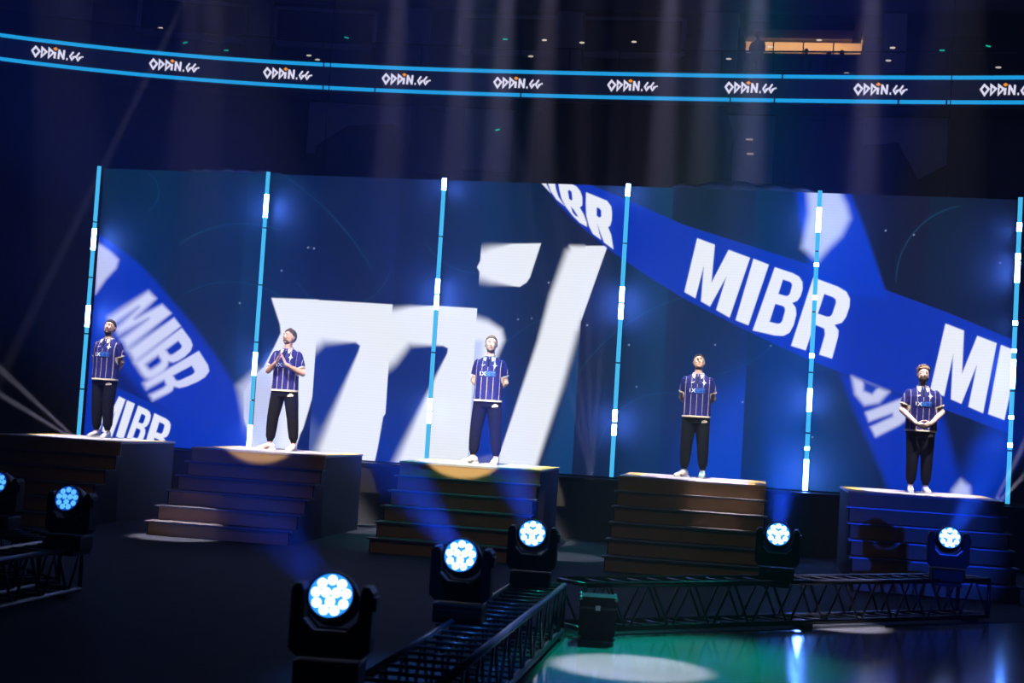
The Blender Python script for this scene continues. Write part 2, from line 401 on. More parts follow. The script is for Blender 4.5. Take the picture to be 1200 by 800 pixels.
# left blue band with its two lines of lettering
paint([(100, 250), (118, 276), (140, 291), (160, 306), (182, 328), (203, 354), (226, 380), (248, 410), (268, 440), (284, 466), (297, 497), (306, 545), (80, 560)], BLU, (120, 5, 300, 12))
paint([(126, 444), (140, 428), (166, 460), (196, 486), (160, 470), (134, 456)], (2, 14, 84), 16, None, .85)
paint([(112, 284), (119, 287), (131, 296), (139, 304), (136, 314), (124, 327), (112, 344)], (190, 196, 240), 7)
for ch, q in (('M', [(174, 341), (201, 367), (149, 408), (127, 372)]), ('I', [(204, 372), (212, 382), (158, 424), (150, 410)]),
              ('B', [(213, 384), (231, 408), (172, 448), (158, 425)]), ('R', [(233, 411), (251, 439), (179, 469), (168, 449)])):
    paint(glyph(ch, q), (206, 212, 246), (140, 13, 215, 2.5))
paint([(130, 452), (160, 464), (200, 484), (212, 496), (214, 530), (100, 530)], (0, 46, 168), 2)
for ch, q in (('M', [(127, 458), (147, 468), (131, 512), (112, 500)]), ('I', [(149, 469), (158, 473), (144, 516), (136, 511)]),
              ('B', [(162, 475), (179, 483), (165, 522), (147, 517)]), ('R', [(181, 484), (202, 494), (190, 533), (168, 526)])):
    paint(glyph(ch, q), (232, 236, 250), 1.5)
# the large white letter m
paint([(318, 349), (374, 351), (374, 400), (367, 462), (344, 540), (300, 540), (286, 490), (286, 458), (298, 440), (309, 430), (321, 407), (329, 390), (328, 380)], WHT, 2, (2, 3))
paint([(300, 440), (314, 426), (330, 470), (318, 560), (288, 500), (284, 470)], (150, 165, 225), 20, (2, 3), .55)
paint([(278, 452), (300, 432), (318, 440), (306, 500), (288, 495)], LAV, 14, None, .8)
paint([(375, 466), (352, 508), (340, 545), (380, 545)], (2, 26, 92), 2, (2, 3))
paint([(366, 351), (466, 357), (466, 480), (450, 496), (438, 545), (350, 545)], WHT, 1.5, (3, 4))
paint([(380, 401), (417, 401), (422, 405), (420, 412), (398, 464), (370, 530), (362, 548), (346, 560), (346, 440), (366, 412)], (4, 42, 122), (370, 20, 424, 1.6), (3, 4))
paint([(340, 500), (362, 490), (376, 505), (362, 545), (340, 550)], (110, 130, 190), 22, (3, 4), .45)
paint([(449, 488), (463, 470), (466, 545), (439, 545)], (0, 36, 108), 1.6, (3, 4))
paint([(452, 364), (480, 359), (510, 358), (570, 362), (570, 480), (552, 545), (440, 545)], WHT, (461, 14, 505, 1.5), (4, 5))
paint([(480, 404), (519, 405), (525, 408), (524, 414), (503, 456), (470, 527), (462, 545), (430, 560), (444, 440), (464, 424)], (4, 38, 114), (462, 18, 524, 1.6), (4, 5))
paint([(545, 368), (572, 376), (588, 386), (591, 398), (583, 416), (572, 440), (560, 470), (545, 500)], WHT, (560, 14, 592, 9), (5, 6))
paint([(540, 395), (566, 400), (560, 470), (553, 550), (530, 550)], (190, 205, 240), 10, (5, 6), .9)
# the dot and stem of the i
paint([(559, 313), (564, 303), (564, 322)], WHT, 1.6)
paint([(558, 294), (575, 289), (600, 285.5), (634, 285), (621, 325), (617, 331), (609, 336), (600, 335), (575, 331), (558, 326)], WHT, (562, 20, 602, 1.8), (5, 6))
paint([(664, 294), (692, 291), (690, 330), (682, 372), (672, 408), (660, 450), (640, 510), (624, 560), (575, 560), (588, 524), (630, 400), (645, 345)], WHT, (590, 1.6, 672, 15), (5, 6))
paint([(668, 288), (692, 289), (690, 340), (676, 386), (668, 380)], WHT, 8, (5, 6))
paint([(684, 378), (678, 400), (658, 470), (636, 545), (656, 560), (690, 560)], (6, 60, 112), 13, (5, 6), .9)
paint([(684, 288), (712, 288), (678, 384), (670, 400)], WHT, 1.5, (6, 7))
# right blue band, its lettering and the band that crosses it
paint([(634, 213), (688, 215), (740, 236), (800, 263), (870, 285), (945, 309), (1033, 338), (1110, 366), (1192, 400), (1192, 512), (1130, 488), (1060, 463), (982, 435), (940, 418), (870, 385), (800, 349), (760, 324), (713, 292), (677, 262), (655, 240)], BLU, 1.5)
paint([(932, 215), (992, 215), (1012, 265), (1034, 330), (1040, 350), (950, 340), (946, 290), (938, 260)], (0, 54, 190), (935, 12, 1030, 7))
paint([(962, 222), (984, 224), (992, 240), (996, 256), (986, 276), (972, 290), (958, 306), (940, 290), (948, 250), (946, 222)], (186, 200, 245), 13)
def c5(L): return [(620+x/8.42, 205+y/8.42) for x, y in L]
paint(c5([(118, 75), (165, 75), (190, 130), (215, 180)]), WHT, 1.3)
paint(c5([(185, 78), (255, 78), (265, 140), (290, 215), (350, 305), (270, 240), (215, 160)]), WHT, 1.3)
paint([c5(L) for L in ([(290, 80), (415, 85), (470, 115), (505, 160), (525, 220), (525, 300), (500, 320), (540, 390), (570, 470), (570, 510), (500, 470), (430, 400), (360, 310), (320, 230), (300, 150)],
     [(382, 155), (400, 148), (420, 165), (428, 240), (415, 252), (395, 235)], [(412, 310), (440, 340), (485, 410), (460, 405), (430, 370)])], WHT, 1.3)
paint([c5(L) for L in ([(563, 170), (770, 255), (810, 310), (818, 370), (815, 450), (800, 500), (780, 515), (810, 590), (832, 732), (740, 665), (700, 560), (675, 485), (690, 560), (712, 640), (630, 580), (590, 500), (565, 400), (560, 280)],
     [(667, 320), (690, 325), (712, 350), (712, 410), (690, 420), (667, 400)])], WHT, 1.3)
for ch, q in (('M', [(817, 279), (879, 302), (855, 372), (802, 342)]), ('I', [(883, 303), (901, 310), (877, 381), (862, 375)]), ('B', [(908, 313), (944, 325), (926, 397), (882, 387)]), ('R', [(953, 325), (1001, 343), (975, 420), (927, 405)]),
              ('M', [(1108, 379), (1168, 402), (1152, 484), (1090, 457)]), ('I', [(1173, 404), (1194, 412), (1177, 492), (1158, 485)])):
    paint(glyph(ch, q), WHT, 1.4)
# below the crossing: the blue band carries on, soft edged
paint([(984, 437), (1064, 465), (1100, 476), (1108, 500), (1120, 545), (1135, 600), (1056, 600), (1040, 570), (1020, 523), (1000, 480)], (0, 46, 176), (1000, 10, 1120, 16))
paint([(1140, 520), (1165, 500), (1192, 515), (1192, 610), (1110, 610), (1122, 560)], (0, 40, 150), 26, None, .9)
paint([(998, 441), (1042, 459), (1030, 472), (1013, 475), (1002, 462)], LAV, 8); paint([(1012, 446), (1030, 453), (1022, 462), (1012, 458)], (20, 60, 180), 6)
paint([(1014, 483), (1062, 465), (1062, 492), (1054, 498), (1026, 512), (1020, 500), (1046, 488), (1046, 484), (1018, 494)], LAV, 6)
paint([(1116, 574), (1126, 562), (1136, 570), (1138, 590), (1112, 590)], (180, 190, 235), 10)
# bright blue low between the fourth and fifth posts, and between the third figure's legs
paint([(800, 600), (812, 520), (840, 470), (880, 440), (886, 520), (884, 600)], (0, 66, 200), 60, (7, 8), .8)
paint([(560, 475), (590, 470), (582, 545), (556, 548)], (0, 44, 150), 8, (5, 6))
for x, y in ((361, 290), (368, 291), (330, 317), (281, 355), (598, 332), (607, 374), (623, 373), (737, 404), (746, 453), (838, 404), (1172, 308), (1038, 270), (1071, 275), (903, 405), (870, 471), (952, 512), (688, 381), (643, 331)):
    paint([(x-.8, y), (x, y-.8), (x+.8, y), (x, y+.8)], (190, 210, 240), 1.6)
IMG = np.clip(IMG, 0, 1)
ms = bpy.data.materials.new('led_screen_image'); ms.use_nodes = True; nt = ms.node_tree; b = nt.nodes['Principled BSDF']
b.inputs['Base Color'].default_value = (.045, .055, .075, 1); b.inputs['Roughness'].default_value = .55
at_ = nt.nodes.new('ShaderNodeAttribute'); at_.attribute_name = 'picture'
nt.links.new(at_.outputs['Color'], b.inputs['Emission Color'])
# fine horizontal pixel rows of the wall
tc = nt.nodes.new('ShaderNodeTexCoord'); sp = nt.nodes.new('ShaderNodeSeparateXYZ'); nt.links.new(tc.outputs['Object'], sp.inputs[0])
wv = nt.nodes.new('ShaderNodeMath'); wv.operation = 'SINE'; ml = nt.nodes.new('ShaderNodeMath'); ml.operation = 'MULTIPLY'; ml.inputs[1].default_value = 2*PI/.045
nt.links.new(sp.outputs[2], ml.inputs[0]); nt.links.new(ml.outputs[0], wv.inputs[0])
ma = nt.nodes.new('ShaderNodeMath'); ma.operation = 'MULTIPLY_ADD'; ma.inputs[1].default_value = .03; ma.inputs[2].default_value = 1.03; nt.links.new(wv.outputs[0], ma.inputs[0])
nt.links.new(ma.outputs[0], b.inputs['Emission Strength']); ms.cycles.emission_sampling = 'NONE'
scr = empty('led_screen', ((XL+XR)/2, YS+.06, ZW), label='huge blue and white LED wall behind the five people', cat='screen')
bm = bmesh.new(); box(bm, XL, XR, YS+.05, YS+.14, ZW, ztop); child('back_frame', bm, M['black_paint'], scr)
for a, b2 in bands:
    i0 = int(np.searchsorted(xs, a-1e-6)); i1 = int(np.searchsorted(xs, b2-1e-6)); i1 = min(i1, GX-1)
    n = i1-i0+1
    gx = xs[i0:i1+1]
    verts = np.stack([np.tile(gx, (GZ, 1)), np.full((GZ, n), YS), np.tile(zs[:, None], (1, n))], -1).reshape(-1, 3)
    ii = np.arange(GZ-1)[:, None]*n+np.arange(n-1)[None]
    quads = np.stack([ii, ii+1, ii+n+1, ii+n], -1).reshape(-1, 4)
    # a shallow casing behind the picture face
    nv = len(verts); ed = [(0, 0), (0, n-1), (GZ-1, n-1), (GZ-1, 0)]
    me = bpy.data.meshes.new('screen_panel'); me.vertices.add(nv); me.vertices.foreach_set('co', verts.ravel())
    me.loops.add(len(quads)*4); me.polygons.add(len(quads)); me.loops.foreach_set('vertex_index', quads.ravel().astype(np.int32))
    me.polygons.foreach_set('loop_start', np.arange(0, len(quads)*4, 4, dtype=np.int32)); me.update(calc_edges=True)
    ca = me.color_attributes.new('picture', 'FLOAT_COLOR', 'POINT'); c4 = np.ones((nv, 4), np.float32); c4[:, :3] = IMG[:, i0:i1+1].reshape(-1, 3)
    ca.data.foreach_set('color', c4.ravel())
    o = link('screen_panel', me, scr, ms); o.matrix_parent_inverse = Matrix.Translation(scr.location).inverted()
    so = o.modifiers.new('casing', 'SOLIDIFY'); so.thickness = .04; so.offset = -1 if False else 1; so.use_rim = True
    o.modifiers.remove(so)
# crumpled cover along the top of the screen
def crumple(px0, px1, name, label, h, seed):
    rnd = random.Random(seed); a, b3 = at(px0, 215, Y=YS).x, at(px1, 215, Y=YS).x; n = 40; bm = bmesh.new(); rings = []
    for k in range(n+1):
        t = k/n; X = a+(b3-a)*t; hh = h*(math.sin(PI*t)**.5)*(.6+.4*abs(math.sin(7*t+seed)))+.015; y = YS-.03
        w = .05*math.sin(31*t+seed)+.03*rnd.random()
        rings.append([Vector((X, y-.06+w*.4, ztop+.004)), Vector((X, y-.10+w, ztop+hh*.5)), Vector((X, y+w, ztop+hh)), Vector((X, y+.12, ztop+hh*.8)), Vector((X, y+.16, ztop+.004))])
    loft(bm, rings); tag(obj(name, bm, M['cover'], smooth=True), label, 'cover')
M['cover'] = mat('grey_cover_cloth', (.10, .10, .12), .7, bump=.5, bscale=14)
crumple(788, 958, 'screen_cover', 'crumpled grey cloth along the screen top left of the fifth post', .13, 2)
crumple(225, 330, 'screen_cover', 'thin rumpled cloth along the screen top near the second post', .06, 5)

# ------------------------------------------------------------------ stage back deck, posts
bk = empty('stage_deck', (-3.6, 23, 0), label='long low black deck behind the platforms carrying the screen', cat='stage')
bm = bmesh.new(); box(bm, -14, 6.5, 22.62, 24.4, ZW-.06, ZW, .008); child('deck_top', bm, M['black_paint'], bk)
for a in np.arange(-14, 6.4, 2.05):
    bm = bmesh.new(); box(bm, a+.004, a+2.046, 22.66, 22.70, 0, ZW-.06, .004); child('front_panel', bm, M['black_wall'], bk)
X0P, GP = -11.176, 3.0004
posts = [ # white pixels (photo rows) and joints of each post
 ((118, 196, 97, 509), [(268, 293), (358, 383)], [260, 325, 391, 456]), ((319, 203, 296, 523), [(228, 255), (413, 440), (498, 524)], [267, 334, 401, 469]),
 ((523, 210, 502, 540), [(209, 223), (327, 344), (346, 363), (467, 481), (483, 496)], [277, 345, 413, 482]), ((737, 216, 717, 559), [(215, 230), (336, 354), (356, 374), (480, 494), (497, 510)], [285, 355, 425, 495]),
 ((957, 224, 940, 575), [(243, 272), (308, 312), (346, 351), (414, 419), (455, 482), (523, 527), (538, 574)], [294, 365, 436, 507]), ((1195, 230, 1182.5, 594), [(261, 271), (297, 331), (376, 381), (409, 413), (421, 455), (487, 491), (519, 524)], [305, 382, 458, 528])]
which = ['at the far left behind the person by the left edge', 'left of the person clapping his hands', 'just left of the fair haired person', 'left of the person with one green lit shoe', 'between the two rightmost platforms', 'at the far right beside the bearded person']
for i, (ln, whites, joints) in enumerate(posts):
    X = X0P+GP*i; yc = 23.0; top = 5.667
    r = empty('led_post', (X, yc, ZW), label='tall slim LED light post '+which[i], cat='light post', group='LED posts in front of the screen')
    bm = bmesh.new(); box(bm, -.026, .026, .036, .07, 0, top-ZW+.01, .006); box(bm, -.11, .11, -.05, .12, 0, .015, .004); obj('rail', bm, M['black_paint'], r)
    def zz(py):
        lx = ln[0]+(py-ln[1])*(ln[2]-ln[0])/(ln[3]-ln[1]); return at(lx, py, Y=yc).z-ZW
    cuts = [top-ZW] + [zz(j) for j in joints] + [0.016]
    wz = [(zz(b4), zz(a4)) for a4, b4 in whites]
    for hi, lo in zip(cuts, cuts[1:]):
        hi2, lo2 = hi-.012, lo+.012
        bm = bmesh.new(); n = 14
        loft(bm, [circ(Vector((0, 0, z)), Vector((1, 0, 0)), Vector((0, 1, 0)), .034, .03, n) for z in (lo2, hi2)])
        seg = obj('tube_segment', bm, M['cyan'], r, False)
        for w0, w1 in wz:
            a5, b5 = max(w0, lo2), min(w1, hi2)
            if b5-a5 > .015:
                bm = bmesh.new(); loft(bm, [circ(Vector((0, 0, z)), Vector((1, 0, 0)), Vector((0, 1, 0)), .0365, .0325, n) for z in (a5, b5)])
                obj('lit_pixel', bm, M['white_led'], seg)
# hoist chains that carry the screen
for px in (381, 1110):
    p = at(px, 120, Y=23.345); bm = bmesh.new(); k = 0; z = ztop+.02
    tube(bm, (0, 0, 0), (0, 0, 9), .008, n=6)
    o = obj('hoist_chain', bm, M['black_paint']); o.location = (p.x+.05, 23.345, ztop)
    tag(o, 'thin black hoist chain rising from the screen top past the balcony ribbon', 'chain', 'hoist chains above the screen')

# ------------------------------------------------------------------ platforms with stairs
HP, WP, DP, TR, OV, Y0 = 1.14, 1.936, 1.943, .309, -.148, 19.464
RI = HP/6
lab = ['ochre stepped platform at the far left under the first person', 'ochre stepped platform under the clapping person', 'ochre stepped platform under the fair haired person in the middle',
       'ochre stepped platform under the person with one green lit shoe', 'ochre stepped platform at the far right under the bearded person']
PLX = [-10.7415+GP*i for i in range(5)]
for i, X in enumerate(PLX):
    r = empty('stage_platform', (X+WP/2, Y0, 0), label=lab[i], cat='platform', group='stepped platforms in a row before the screen')
    w = WP/2
    bm = bmesh.new(); box(bm, -w-.01, w+.01, -.012, DP, HP-.028, HP, .004); obj('deck_board', bm, M['deck'], r)
    for s in (-1, 1): bm = bmesh.new(); box(bm, s*(w-.11)-.118, s*(w-.11)+.118, -.016, DP-.01, HP-.024, HP+.0008); obj('end_band', bm, M['gold'], r)
    for s in (-1, 1):
        bm = bmesh.new(); box(bm, s*w-.02 if s > 0 else -w, w if s > 0 else -w+.02, .012, DP-.02, 0, HP-.03); o = obj('side_panel', bm, M['black_wall'], r)
    bm = bmesh.new(); box(bm, -w+.02, w-.02, DP-.045, DP-.022, 0, HP-.03); obj('back_panel', bm, M['black_wall'], r)
    bm = bmesh.new(); box(bm, -w, w, 0.0, .012, HP-RI, HP-.029); obj('riser', bm, M['ochre'], r)
    for k in range(1, 6):
        yf = -k*TR-OV; z = HP-k*RI; yb = -(k-1)*TR-OV if k > 1 else 0
        bm = bmesh.new(); box(bm, -w-.03, w+.03, yf, yb+.004, z-.022, z); t = obj('tread', bm, M['tread'], r)
        bm = bmesh.new(); box(bm, -w-.034, w+.034, yf-.010, yf+.016, z-.019, z+.003, .002); obj('nosing', bm, M['edge'], t)
        bm = bmesh.new(); box(bm, -w+.012, w-.012, yf+.035, yf+.05, z-RI, z-.023); obj('riser', bm, M['ochre'], r)
    # closed black stair flanks
    for s in (-1, 1):
        pts = [(0.0, 0), (0.0, HP-RI-.0)]
        pts = [(.01, 0), (.01, HP-RI-.03)]
        for k in range(1, 6):
            yf = -k*TR-OV+.03; z = HP-k*RI-.023
            if k > 1: pts.append((-(k-1)*TR-OV+.03, z))
            else: pts[-1] = (.01, z)
            pts.append((yf, z))
        pts.append((-5*TR-OV+.03, 0))
        bm = bmesh.new(); x0 = s*w-(.012 if s > 0 else 0)
        prism(bm, pts, x0, x0+.012, lambda u, v, q: Vector((q, u, v))); obj('stair_flank', bm, M['black_paint'], r)

# ------------------------------------------------------------------ people
def rotm(rx, ry, rz): return Euler((rx, ry, rz)).to_matrix()
def hand(bm, wrist, d, nrm, thumb, curl=.35, spread=.05, L=.185):
    """palm and five fingers: d points along the hand, nrm out of the palm's inner side, thumb to the thumb side"""
    d = Vector(d).normalized(); nrm = Vector(nrm); nrm = (nrm-d*nrm.dot(d)).normalized(); s = Vector(thumb); s = (s-d*s.dot(d)-nrm*s.dot(nrm)).normalized()
    W = Vector(wrist); rings = []
    for t, hw, th in ((-.02, .026, .02), (.02, .032, .018), (.05, .040, .016), (.085, .042, .014), (.098, .038, .011)):
        rings.append(circ(W+d*t, s, nrm, hw, th, 14))
    loft(bm, rings)
    for k, (off, ln_, rd) in enumerate(((.030, .072, .0088), (.010, .080, .009), (-.011, .074, .0086), (-.031, .058, .0078))):
        p = W+d*.09+s*off; dd = (d+s*(spread*(1.2-k*.8))).normalized(); a = 0
        for q, fr in enumerate((.45, .31, .24)):
            a += curl*(.7 if q == 0 else 1.)
            v = (dd*math.cos(a)+nrm*math.sin(a)).normalized(); p2 = p+v*(ln_*fr)
            capsule(bm, p, p2, rd*(1-.08*q), rd*(1-.08*(q+1)), 8); p = p2
    p = W+d*.025+s*.030; v = (d*.65+s*.75+nrm*.25).normalized(); p2 = p+v*.045; capsule(bm, p, p2, .0125, .0105, 8)
    v = (d*.92+s*.3+nrm*.3).normalized(); capsule(bm, p2, p2+v*.032, .0102, .0085, 8)
def grow(rings, d): return [(z, cx, cy, rx+d, ry+d) for z, cx, cy, rx, ry in rings]
TORSO = [(.84, 0, .0, .155, .10), (.92, 0, .005, .172, .118), (1.02, 0, .0, .160, .112), (1.14, 0, -.005, .160, .112), (1.27, 0, -.005, .176, .122), (1.37, 0, .0, .172, .112), (1.43, 0, .01, .140, .090), (1.48, 0, .012, .090, .070), (1.51, 0, .012, .062, .060)]
def person(name, loc, rz, pose, skin, hair, hairkind, label, scale=1., stance=.11, head=(0, 0, 0), shoes='shoe_white', build=1., extra=None, beard=None, voxel=.0068, dark=None, cat='person', seated=False, group=None):
    r = empty(name, loc, rz, label=label, cat=cat, group=group); r.scale = (scale,)*3
    sk = SKIN[skin]; HC_ = Vector((0, .0, 1.56)); HR = rotm(*head)
    def hp(x, y, z): return HC_ + HR @ (Vector((x, y, z))-HC_)
    # --- body, one continuous surface
    bm = bmesh.new(); zloft(bm, [(z, cx, cy, rx*build, ry*build) for z, cx, cy, rx, ry in TORSO])
    chain(bm, [(0, .018, 1.47), (0, .012, 1.54), hp(0, .004, 1.62)], [.066, .058, .056], 16)
    ell(bm, hp(0, .012, 1.705), .084, .099, .100, HR); ell(bm, hp(0, -.022, 1.645), .069, .073, .076, HR); ell(bm, hp(0, -.06, 1.608), .032, .030, .026, HR)
    ell(bm, hp(0, -.045, 1.715), .062, .045, .06, HR)
    chain(bm, [hp(0, -.088, 1.705), hp(0, -.105, 1.672), hp(0, -.094, 1.662)], [.010, .015, .012], 10)
    for s in (-1, 1):
        ell(bm, hp(s*.036, -.078, 1.672), .022, .016, .018, HR, 12); ell(bm, hp(s*.083, .012, 1.68), .009, .020, .032, HR, 12)
        chain(bm, [hp(s*.012, -.087, 1.722), hp(s*.05, -.072, 1.722)], [.009, .008], 8)
        ell(bm, hp(s*.033, -.068, 1.699), .024, .0195, .020, HR, 12)
    arms = pose(r)
    for s in (-1, 1):
        sh = Vector((s*.160*build, .012, 1.418)); el, wr = (Vector(q) for q in arms[s][:2])
        chain(bm, [sh, sh.lerp(el, .5), el], [.050, .046, .040], 14); chain(bm, [el, el.lerp(wr, .3), wr], [.040, .042, .0275], 14)
        d, nrm, th, cu = arms[s][2:6]; hand(bm, wr, d, nrm, th, cu)
    legs = {}
    for s in (-1, 1):
        if seated: hj, kn, an = Vector((s*.09, 0, .90)), Vector((s*.13, -.42, .92)), Vector((s*.13, -.42, .5))
        else: hj, kn, an = Vector((s*.088, .0, .90)), Vector((s*(.09*.35+stance*.65), -.012, .49)), Vector((s*stance, .02, .085))
        legs[s] = (hj, kn, an)
        chain(bm, [hj, hj.lerp(kn, .5), kn], [.085, .072, .054], 14); chain(bm, [kn, kn.lerp(an, .35), an], [.053, .052, .036], 14)
        capsule(bm, an+Vector((0, .02, -.035)), an+Vector((s*.03, -.12, -.05)), .032, .026, 10)
    link('body', remesh(bm, voxel, 2), r, dark or sk)
    # --- jersey
    bm = bmesh.new(); hem = .875
    S = [(hem, 0, -.005, .214*build, .150), (.95, 0, -.003, .211*build, .147), (1.05, 0, -.003, .205*build, .141), (1.18, 0, -.005, .204*build, .142), (1.28, 0, -.006, .207*build, .146), (1.37, 0, 0, .207*build, .140), (1.43, 0, .01, .188*build, .120), (1.482, 0, .014, .135, .096), (1.515, 0, .014, .088, .080)]
    zloft(bm, S, 32)
    cuffs = []
    for s in (-1, 1):
        sh = Vector((s*.160*build, .012, 1.424)); el = Vector(arms[s][0]); e2 = sh.lerp(el, .74); dd = (e2-sh).normalized(); sx, ux = frame(dd)
        rg = [circ(sh+dd*t*(e2-sh).length, sx, ux, q, q, 18) for t, q in ((-.2, .05), (0, .074), (.35, .075), (.7, .071), (1, .068))]
        loft(bm, rg); cuffs.append((e2, dd))
    me = remesh(bm, voxel*1.05, 2)
    me.materials.append(dark or M['shirt']); me.materials.append(dark or M['trim'])
    for p in me.polygons:
        c = p.center
        if c.z < hem+.030: p.material_index = 1
        for e2, dd in cuffs:
            if (c-e2).length < .12 and (c-e2).dot(dd) > -.022: p.material_index = 1
    shirt = link('jersey', me, r)
    bvh = BVHTree.FromPolygons([v.co[:] for v in me.vertices], [p.vertices[:] for p in me.polygons])
    def drape(bm, off, tree):
        for v in bm.verts:
            h = tree.ray_cast(Vector((v.co.x, -1, v.co.z)), Vector((0, 1, 0)))
            if h[0]: v.co.y += h[0].y-off
    if not dark:
        # collar: a band round the neck and two points
        bm = bmesh.new(); n = 22; rings = []
        for k in range(n+1):
            a = -PI/2+.34+(2*PI-.68)*k/n; c, s = math.cos(a), math.sin(a); zb = 1.497+.022*(s > 0)*s
            q = lambda rad, z: Vector((c*rad*1.05, .014+s*rad*.95, z))
            rings.append([q(.088, zb-.012), q(.080, zb+.030), q(.072, zb+.030), q(.076, zb-.012)])
        loft(bm, rings)
        for s in (-1, 1):
            pts = [(s*.028, 1.505), (s*.085, 1.505), (s*.070, 1.452), (s*.046, 1.440)]
            prism(bm, pts, -.004, .004); 
            for v in bm.verts[-8:]: pass
        bm.verts.ensure_lookup_table()
        for v in bm.verts[-16:]:
            h = bvh.ray_cast(Vector((v.co.x, -1, min(v.co.z, 1.475))), Vector((0, 1, 0))); y = h[0].y if h[0] else -.06
            v.co.y += y-.008 + (max(0, v.co.z-1.475))*.5
        obj('collar', bm, M['collar'], shirt)
        bm = bmesh.new(); bmesh.ops.create_grid(bm, x_segments=2, y_segments=8, size=1)
        for v in bm.verts: v.co = Vector((v.co.x*.011, 0, 1.42+v.co.y*.055))
        drape(bm, .004, bvh); obj('placket', bm, M['trousers'], shirt)
        # chest print
        bm = bmesh.new(); bmesh.ops.create_grid(bm, x_segments=12, y_segments=3, size=1)
        for v in bm.verts: v.co = Vector((.035+v.co.x*.080, 0, 1.267+v.co.y*.036))
        drape(bm, .004, bvh); obj('print_panel', bm, M['print_blue'], shirt)
        for tx, x0, mt in (('1X', -.125, M['print_white']), ('BET', -.035, M['print_light'])):
            bm = text_bm(tx, .078); bmesh.ops.triangulate(bm, faces=bm.faces[:])
            for v in bm.verts: v.co = Vector((x0+v.co.x*1.08, -.001 if v.co.z > 0 else 0, 1.240+v.co.y))
            drape(bm, .007, bvh); obj('sponsor_print', bm, mt, shirt)
        bm = bmesh.new(); pts = []
        for k in range(8):
            a = PI/2+k*PI/4; rd = .034 if k % 2 == 0 else .011
            pts.append((.095+rd*math.cos(a), 1.385+1.25*rd*math.sin(a)))
        prism(bm, pts, 0, .002); drape(bm, .006, bvh); obj('crest', bm, M['print_white'], shirt)
        bm = bmesh.new(); prism(bm, [(-.10, 1.385), (-.06, 1.392), (-.04, 1.402), (-.05, 1.388), (-.075, 1.376)], 0, .002); drape(bm, .006, bvh); obj('maker_mark', bm, M['print_white'], shirt)
    # --- trousers
    bm = bmesh.new(); zloft(bm, [(.80, 0, 0, .186*build, .125), (.88, 0, .004, .198*build, .134), (.96, 0, .002, .190*build, .130), (1.02, 0, .0, .175*build, .120)], 28)
    for s in (-1, 1):
        hj, kn, an = legs[s]; cu = an+Vector((0, 0, .045)) if not seated else an
        chain(bm, [hj+Vector((s*.004, 0, -.02)), hj.lerp(kn, .5), kn], [.112, .104, .088], 16)
        chain(bm, [kn, kn.lerp(cu, .45), kn.lerp(cu, .78), cu.lerp(kn, .06)], [.088, .082, .072, .050], 16)
        d = (kn-cu).normalized(); sx, ux = frame(d); loft(bm, [circ(cu+d*t, sx, ux, q, q, 16) for t, q in ((-.005, .046), (.05, .049), (.09, .052))])
    me = remesh(bm, voxel*1.3, 2); tr = link('trousers', me, r, dark or M['trousers'])
    if not dark:
        bv2 = BVHTree.FromPolygons([v.co[:] for v in me.vertices], [p.vertices[:] for p in me.polygons])
        bm = bmesh.new(); prism(bm, [(.085, .80), (.165, .81), (.168, .832), (.150, .838), (.140, .850), (.128, .836), (.115, .845), (.108, .830), (.088, .822)], 0, .002)
        bmesh.ops.triangulate(bm, faces=bm.faces[:]); drape(bm, .008, bv2); obj('logo_patch', bm, M['trim'], tr)
    # --- shoes
    if not seated:
        for s in (-1, 1):
            an = legs[s][2]; ang = s*(.30 if stance > .13 else .16)
            if extra and 'toe' in extra: ang = extra['toe'].get(s, ang)
            T = Matrix.Translation((an.x, an.y, 0)) @ Matrix.Rotation(ang, 4, 'Z')
            bm = bmesh.new(); rg = []
            for y, hw, ht, zb in ((.075, .026, .060, .012), (.06, .036, .095, .012), (.02, .041, .122, .012), (-.03, .042, .108, .012), (-.075, .044, .082, .012), (-.125, .047, .064, .012), (-.165, .042, .052, .012), (-.188, .024, .036, .014)):
                ring = []
                for k in range(14):
                    a = 2*PI*k/14; c, q = math.cos(a), math.sin(a)
                    ring.append(T @ Vector((hw*math.copysign(abs(c)**.75, c), y, zb+(ht-zb)*(.5+.5*math.copysign(abs(q)**.8, q)))))
                rg.append(ring)
            loft(bm, rg); mt_ = M[shoes] if not (extra and extra.get('green_lit') == s) else M['shoe_green_lit']
            sh_ = obj('shoe', bm, dark or mt_, r, True)
            bm = bmesh.new(); out = [(.03, .085), (.044, .04), (.045, -.05), (.052, -.12), (.046, -.17), (.02, -.2), (-.02, -.2), (-.046, -.17), (-.052, -.12), (-.045, -.05), (-.044, .04), (-.03, .085)]
            prism(bm, out, 0.0, .028, lambda u, v, q: T @ Vector((u, v, q))); obj('sole', bm, dark or M['sole'], sh_)
            if not dark:
                bm = bmesh.new()
                for t in range(4): 
                    y = -.05-.022*t; z = .100-.011*t
                    tube(bm, T @ Vector((-.022, y, z)), T @ Vector((.022, y-.006, z)), .0045, n=6)
                obj('laces', bm, M['print_white'] if shoes != 'shoe_white' else M['shoe_grey'], sh_)
    # --- hair
    bm = bmesh.new(); c0 = hp(0, .014, 1.712)
    k = dict(short=(.089, .110, .112, .004), quiff=(.087, .107, .113, .01), crop=(.088, .108, .110, .0), curly=(.094, .114, .122, .012))[hairkind]
    ell(bm, (0, 0, 0), k[0], k[1], k[2], seg=36)
